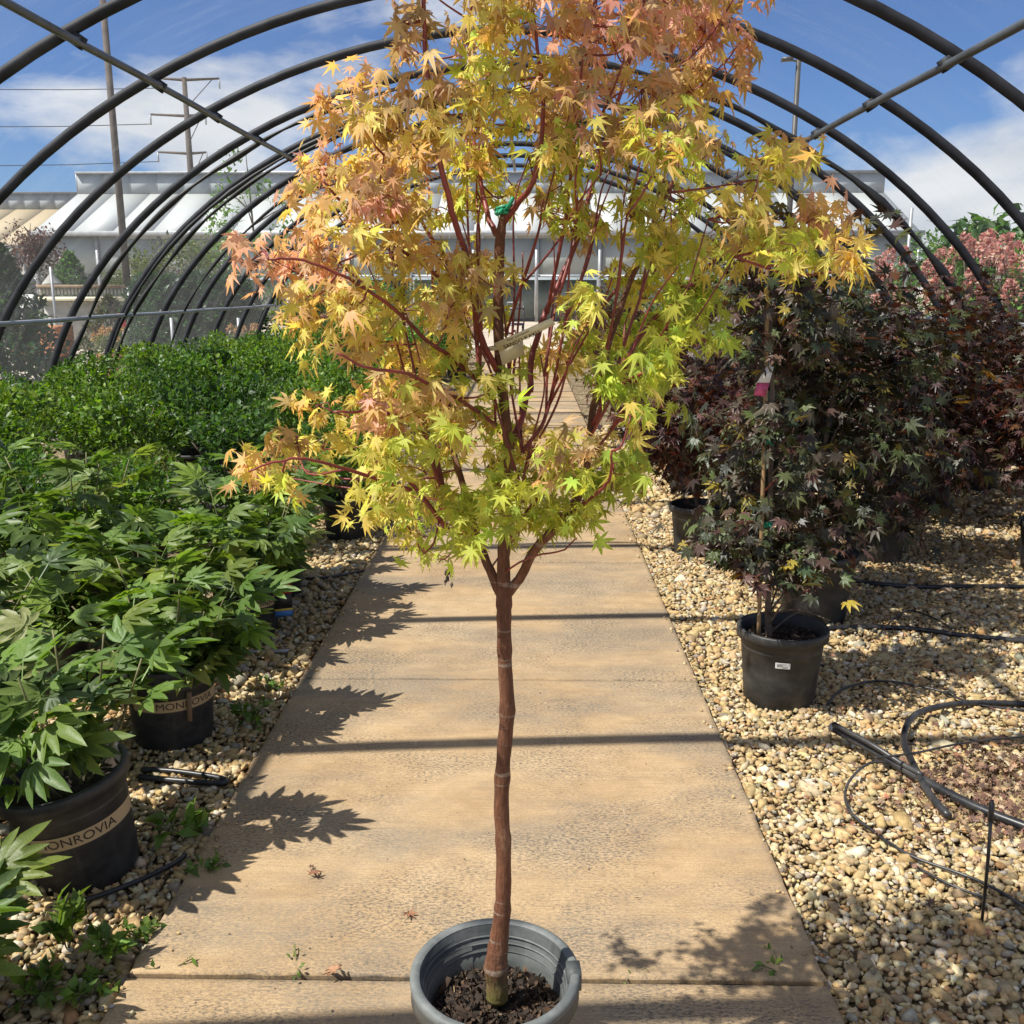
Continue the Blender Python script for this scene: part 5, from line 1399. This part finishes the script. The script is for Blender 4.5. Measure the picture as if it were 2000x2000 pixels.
EVL = [(0.05, 0.13, 0.025), (0.08, 0.18, 0.03), (0.035, 0.09, 0.022)]
OL = [(0.10, 0.14, 0.04), (0.13, 0.16, 0.05), (0.08, 0.10, 0.035)]
BL = [(0.09, 0.19, 0.04), (0.06, 0.14, 0.03), (0.14, 0.25, 0.06)]
def X(u, y): return float(aty(u, 560, y)[0])
def Zt(v, y): return float(aty(966, v, y)[2]) + .075
conifer('dark blue-green evergreen hard against the left film wall', X(-8, 10.2), 10.2, 2.0, .8, 6000, EV, .085)
conifer('narrow dark evergreen behind the left wall rail', X(-40, 13), 13.0, 2.5, .8, 4200, EV, .07)
GA = 'arborvitae row behind the left film wall'
for u, y, h_ in ((285, 19.5, 1.75), (325, 19.0, 1.7), (368, 19.5, 1.8), (405, 19.2, 1.7), (440, 19.8, 1.75)):
    conifer('rounded dark arborvitae in the row behind the left film wall', X(u, y), y, h_, .70, 4200, EV, .11, GA, .40)
conifer('bright green pyramid conifer on the raised bench', X(138, 28), 28, Zt(478, 28), 1.1, 3800, EVL, .12)
conifer('small loose conifer by the red sign', X(205, 22), 22, Zt(560, 22), .8, 2400, [(0.05, .08, .03), (.10, .07, .05)], .09)
broad_tree('purple_tree', 'bushy purple-brown tree behind the left yard', X(58, 30), 30, Zt(408, 30), 1.15, 3000, [(0.09, 0.04, 0.035), (0.06, .03, .03), (.12, .06, .04)], .11, .15, 18, .06, m=M_PURP)
broad_tree('young_tree', 'slender young tree with pale green leaves above the hedge', X(482, 22), 22, Zt(262, 22), 1.25, 950, BL, .11, .25, 26, .05, lr=.20)
for i, (u, v, y) in enumerate(((300, 440, 27), (345, 425, 26), (390, 445, 28), (262, 470, 30))):
    broad_tree('olive_tree', ['rounded olive green tree behind the arborvitae row', 'taller olive green tree behind the arborvitae row'][i == 1], X(u, y), y, Zt(v, y), 1.1, 2000, OL, .10, .22, 16, .05, 'olive green trees in the left yard')
broad_tree('broadleaf_tree', 'large-leaved green tree outside the right film wall', X(1935, 12), 12, Zt(335, 12), 1.25, 1700, [(0.05, .12, .025), (.08, .17, .03), (.04, .085, .025)], .15, .3, 20, .06, lr=.3)
broad_tree('broadleaf_tree', 'low bright green tree beyond the pink hydrangeas', X(1850, 20), 20, Zt(410, 20), 1.5, 2000, HGR, .12, .2, 18, .06)
broad_tree('background_tree', 'dark green tree far behind the right yard', X(1800, 34), 34, Zt(400, 34), 2.2, 2200, EVL, .16, .15, 18, .08)
for i, (u, y, v) in enumerate(((620, 31, 520), (700, 33, 515), (820, 34, 510), (1180, 33, 520), (1260, 31, 505), (1330, 30, 510), (560, 30, 525))):
    broad_tree('yard_shrub', 'leafy green shrub in the yard before the white-roofed greenhouse', X(u, y), y, Zt(v, y), 1.3, 1300, HGR if i % 2 else OL, .11, .08, 14, .04, 'shrubs before the greenhouse')

# ================================================================== BUILDINGS
def greenhouse(label, x0, x1, y0, y1, eave, roof_top, vent_top, npan, roofm, nvent, nposts):
    t = thing('greenhouse', label, 'greenhouse', ((x0 + x1) / 2, y0, -.075))
    ym = (y0 + y1) / 2
    w_ = (x1 - x0) / npan
    for i in range(npan):
        a, b = x0 + i * w_ + .012, x0 + (i + 1) * w_ - .012
        MB().quad((a, y0, eave), (b, y0, eave), (b, ym, roof_top), (a, ym, roof_top), .06).build('roof_panel', roofm, t)
        MB().quad((b, y1, eave), (a, y1, eave), (a, ym + .3, roof_top), (b, ym + .3, roof_top), .06).build('roof_panel', roofm, t)
    wv = (x1 - x0) / nvent
    for i in range(nvent):
        MB().box((x0 + (i + .5) * wv, ym + .06, (roof_top + vent_top) / 2), (wv - .06, .08, vent_top - roof_top)).build('vent_panel', M_GPANEL, t)
        MB().box((x0 + i * wv, ym + .055, (roof_top + vent_top) / 2), (.05, .08, vent_top - roof_top + .03)).build('mullion', M_GALV, t)
    MB().box(((x0 + x1) / 2, ym, vent_top + .06), (x1 - x0, .2, .1)).build('ridge_beam', M_GALV, t)
    MB().box(((x0 + x1) / 2, y0 - .1, eave - .1), (x1 - x0 + .3, .26, .22)).build('gutter', M_GALV, t)
    wp = (x1 - x0) / nposts
    for i in range(nposts + 1):
        MB().box((x0 + i * wp, y0, (eave - .2) / 2 - .03), (.14, .14, eave - .1)).build('post', M_GALV, t)
    for i in range(nposts):
        a, b = x0 + i * wp + .08, x0 + (i + 1) * wp - .08
        MB().box(((a + b) / 2, y0 + .04, eave * .72), (b - a, .04, eave * .40)).build('wall_panel', M_WALLP, t)
        MB().box(((a + b) / 2, y0 + .02, eave * .5), (b - a, .09, .09)).build('rail', M_GALV, t)
        MB().box(((a + b) / 2, y0 + .6, eave * .24), (b - a, .04, eave * .44)).build('wall_panel', M_DARK if i % 3 else M_WALLP, t)  # solid sheets; the dark ones carry the dim interior as colour
    for xx in (x0, x1):
        V = [(xx, y0, -.07), (xx, y1, -.07), (xx, y1, eave - .1), (xx, ym, roof_top - .1), (xx, y0, eave - .1)]
        V2 = [(xx + .04, *p[1:]) for p in V]
        m_ = MB().add(np.array(V + V2), [(0, 1, 2, 4), (5, 9, 7, 6), (2, 3, 4, 2), (9, 8, 7, 9)]); m_.build('end_wall', M_WALLP, t)
    return t
yg = 46.0; yr = yg + 5
def atz(u, v, y): return aty(u, v, y)
greenhouse('wide white-roofed greenhouse with a grey vent wall along its ridge', X(75, yg), X(1725, yg), yg, yg + 10, float(atz(966, 436, yg)[2]), float(atz(966, 365, yr)[2]), float(atz(966, 327, yr)[2]), 22, M_ROOF, 30, 14)
y2 = 62.0
greenhouse('tan-roofed greenhouse beyond the white-roofed one', X(-700, y2), X(118, y2), y2, y2 + 14, float(atz(966, 462, y2)[2]), float(atz(966, 394, y2 + 7)[2]), float(atz(966, 364, y2 + 7)[2]), 14, M_TANROOF, 26, 10)

# poles
pb = np.array([X(212, 26), 26.0, -.075])
t = thing('utility_pole', 'tall brown wooden pole rising behind the left film wall', 'pole', pb)
hb = float(aty(190, -70, 26)[2])
xt = float(aty(222, 330, 26)[0]); 
MB().tube([(xt, 26, -.08), (xt, 26, hb)], [.10, .075], 10).build('shaft', M_POLE, t, True)
t.location.x = xt
for c_ in t.children: c_.data.transform(Matrix.Translation((float(pb[0]) - xt, 0, 0)))
yt = 130.0
tx = float(aty(358, 300, yt)[0])
t = thing('transmission_pole', 'transmission pole with three crossarms and wires above the greenhouse', 'power pole', (tx, yt, -.075))
ztop = float(aty(355, 146, yt)[2])
MB().tube([(tx, yt, -.07), (tx, yt, ztop)], [.55, .30], 8).build('shaft', M_POLE, t, True)
for v, w0, w1 in ((150, -3.2, 4.4), (218, -4.6, 2.4), (289, -4.0, 2.2)):
    z = float(aty(355, v, yt)[2])
    MB().tube([(tx + w0, yt, z + .15), (tx, yt, z - .05), (tx + w1, yt, z + .1)], [.13, .2, .13], 6).build('crossarm', M_POLE, t, True)
    for w in (w0, w1):
        MB().tube([(tx + w, yt, z + .1), (tx + w, yt, z - 1.1)], .10, 6).build('insulator', M_GALV, t, True)
        if w < 0:
            e = np.array([tx + w - 130, yt - 40, z + 8]); s = np.array([tx + w, yt, z - 1.0])
            Q = [s + (e - s) * f + np.array([0, 0, -10 * f * (1 - f) * 2]) for f in np.linspace(0, 1, 14)]
            MB().tube(Q, .045, 4).build('wire', M_STRAP, t, True)
    MB().tube([(tx, yt, z - 3.4), (tx + w1 * .8, yt, z)], .06, 5).build('brace', M_POLE, t, True)
yl = 38.0
lx = float(aty(1503, 180, yl)[0]); lz = float(aty(1503, 113, yl)[2])
t = thing('street_lamp', 'tall dark parking-lot lamp with two flat heads', 'street lamp', (lx, yl, -.075))
MB().tube([(lx, yl, -.07), (lx, yl, lz)], [.12, .09], 8).build('shaft', M_BPOLE, t, True)
for s_ in (-1, 1):
    MB().tube([(lx, yl, lz - .05), (lx + s_ * .3, yl, lz)], .04, 6).build('arm', M_BPOLE, t, True)
    MB().box((lx + s_ * .42, yl, lz + .02), (.38, .30, .12), 0, Matrix.Rotation(s_ * .08, 3, 'Y')).build('lamp_head', M_BPOLE, t)
ly2 = 30.0; lx2 = float(aty(1718, 420, ly2)[0])
t = thing('sign_post', 'thin grey post among the pink hydrangeas', 'post', (lx2, ly2, -.075))
MB().tube([(lx2, ly2, -.07), (lx2, ly2, float(aty(1718, 392, ly2)[2]))], .05, 6).build('shaft', M_GALV, t, True)

# ================================================================== YARD THINGS LEFT
# raised display bench with a wooden rail of slats
yb = 25.0
xb0, xb1 = X(75, yb), X(250, yb)
t = thing('display_bench', 'wooden slatted display bench with pale capping in the left yard', 'bench', ((xb0 + xb1) / 2, yb, -.075))
zt, zb = float(aty(966, 540, yb)[2]), float(aty(966, 560, yb)[2])
MB().box(((xb0 + xb1) / 2, yb, zt), (xb1 - xb0, .3, .07)).build('top_rail', M_WOOD, t)
n = 26
for i in range(n):
    MB().box((xb0 + (i + .5) * (xb1 - xb0) / n, yb, (zt + zb) / 2), ((xb1 - xb0) / n * .6, .06, zt - zb - .07)).build('slat', M_STONEG, t)
MB().box(((xb0 + xb1) / 2, yb, zb - .05), (xb1 - xb0, .6, .10)).build('capping', M_CREAM, t)
MB().box(((xb0 + xb1) / 2, yb + .1, (zb - .1) / 2 - .04), (xb1 - xb0 - .2, .3, zb - .10 + .04)).build('base', M_STONEG, t)
# long grey bench surface further back with lanterns
def lantern(u, v0, v1, y, label):
    x = X(u, y); z1 = float(aty(966, v0, y)[2]); h_ = z1 + .075
    t = thing('stone_lantern', label, 'lantern', (x, y, -.075))
    w_ = h_ * .10
    MB().lathe([(0, 0), (w_ * 1.3, 0), (w_ * 1.3, h_ * .06), (w_ * .7, h_ * .10), (w_ * .55, h_ * .55), (w_ * .9, h_ * .58), (w_ * .9, h_ * .62), (0, h_ * .62)], 8).build('pedestal', M_STONEG, t, False, False)
    MB().lathe([(0, h_ * .62), (w_ * .62, h_ * .62), (w_ * .62, h_ * .76), (0, h_ * .76)], 6).build('fire_box', M_STONEG, t, False, False)
    MB().lathe([(0, h_ * .76), (w_ * 1.35, h_ * .77), (w_ * 1.2, h_ * .80), (w_ * .3, h_ * .90), (w_ * .2, h_ * .93), (w_ * .28, h_ * .95), (0, h_)], 8).build('roof', M_STONEG, t, False, False)
lantern(52, 498, 0, 27.5, 'grey stone lantern beside the purple-brown tree')
lantern(101, 503, 0, 27.0, 'grey stone lantern before the pyramid conifer')
lantern(257, 535, 0, 24.0, 'grey stone lantern past the end of the slatted bench')
# brick pallet
yp = 21.0
t = thing('brick_pallet', 'pallet of orange bricks in the left yard', 'brick pallet', (X(72, yp), yp, -.075))
xq = X(72, yp)
for k in range(3): MB().box((xq - .35 + .35 * k, yp, -.02), (.09, .8, .10)).build('skid', M_WOOD, t)
for iz in range(6):
    for ix in range(5):
        MB().box((xq - .42 + ix * .21, yp - .28, .085 + iz * .105), (.20, .16, .098), rng.normal(0, .02)).build('brick', M_BRICK, t)
        MB().box((xq - .42 + ix * .21, yp + .1, .085 + iz * .105), (.20, .5, .098)).build('brick', M_BRICK, t)
# pale stone slab leaning
ysb = 20.0; xs_ = X(42, ysb)
t = thing('stone_sign', 'pale upright display board left of the slatted bench', 'sign', (xs_, ysb, -.075))
zz = float(aty(966, 555, ysb)[2])
MB().box((xs_, ysb, zz - .28), (.5, .04, .56), 0, Matrix.Rotation(-.25, 3, 'X')).build('board', M_WHITE, t)
for s_ in (-.2, .2): MB().box((xs_ + s_, ysb + .05, (zz - .35) / 2 - .03), (.05, .05, zz - .3)).build('leg', M_WOOD, t)
# red sign on a post
yrs = 18.5; xr = X(226, yrs); zr = float(aty(966, 605, yrs)[2])
t = thing('red_sign', 'small red sign on a thin post behind the left rail', 'sign', (xr, yrs, -.075))
MB().box((xr, yrs, zr), (.15, .015, .26)).build('panel', M_RED, t)
MB().tube([(xr, yrs + .02, -.07), (xr, yrs + .02, zr + .1)], .015, 6).build('post', M_GALV, t, True)
# urn planters
for u, v, y, lab in ((197, 655, 17.0, 'terracotta planter with orange flowers behind the left rail'), (455, 640, 17.5, 'planter with tan dried heads near the arborvitae row')):
    p = gnd(u, v, -.075); p = np.array([X(u, y), y, -.075])
    t = thing('planter', lab, 'planter', p)
    MB().lathe([(0, 0), (.13, 0), (.16, .05), (.2, .34), (.23, .36), (.23, .40), (.20, .40), (.19, .34), (0, .33)], 18).build('urn', M_BRICK if u < 300 else M_STONEG, t, True, False)
    f = scatter(MB(), lumps(500, (0, 0, .6), (.32, .32, .26), 10), .05, OL, ELL, up=.6); f.build('foliage', M_GREEN, t, True, False)
    for k in range(7):
        a = k * 2.4; panicle(MB(), (math.cos(a) * .22, math.sin(a) * .22, .72 + rng.uniform(-.1, .12)), None, .12, .07, [(.42, .26, .10), (.5, .32, .15)], 70).build('flower_head', M_FLOWER, t, True, False)
# thin metal fence posts outside the left wall
for u, v0, y in ((101, 503, 23.5), (243, 538, 21.5), (320, 600, 18.2), (447, 600, 18.6), (543, 545, 24.0)):
    x = X(u, y); z1 = float(aty(966, v0, y)[2])
    t = thing('fence_post', 'thin grey metal post standing outside the left film wall', 'post', (x, y, -.075), 'metal posts outside the left wall')
    MB().tube([(x, y, -.07), (x, y, z1)], .032, 6).build('shaft', M_GALV, t, True)
# plant cart at the far end
yv = 33.0; xv = X(972, yv)
t = thing('plant_cart', 'small dark plant cart beyond the far end of the path', 'cart', (xv, yv, -.075))
MB().box((xv, yv, .28), (.62, 1.1, .05)).build('lower_tray', M_CAR, t)
MB().box((xv, yv, .80), (.62, 1.1, .05)).build('upper_tray', M_CAR, t)
for sx in (-1, 1):
    for sy in (-1, 1):
        MB().box((xv + sx * .29, yv + sy * .52, .56), (.04, .04, .60)).build('upright', M_CAR, t)
        o = MB().lathe([(0, -.04), (.13, -.04), (.15, -.02), (.15, .02), (.13, .04), (0, .04)], 14).build('wheel', M_TYRE, t, True, False)
        o.location = (sx * .26, sy * .45, .15); o.rotation_euler = (0, R(90), 0)
MB().tube([(xv - .25, yv - .58, .8), (xv - .25, yv - .75, 1.0), (xv + .25, yv - .75, 1.0), (xv + .25, yv - .58, .8)], .018, 6).build('handle', M_GALV, t, True)
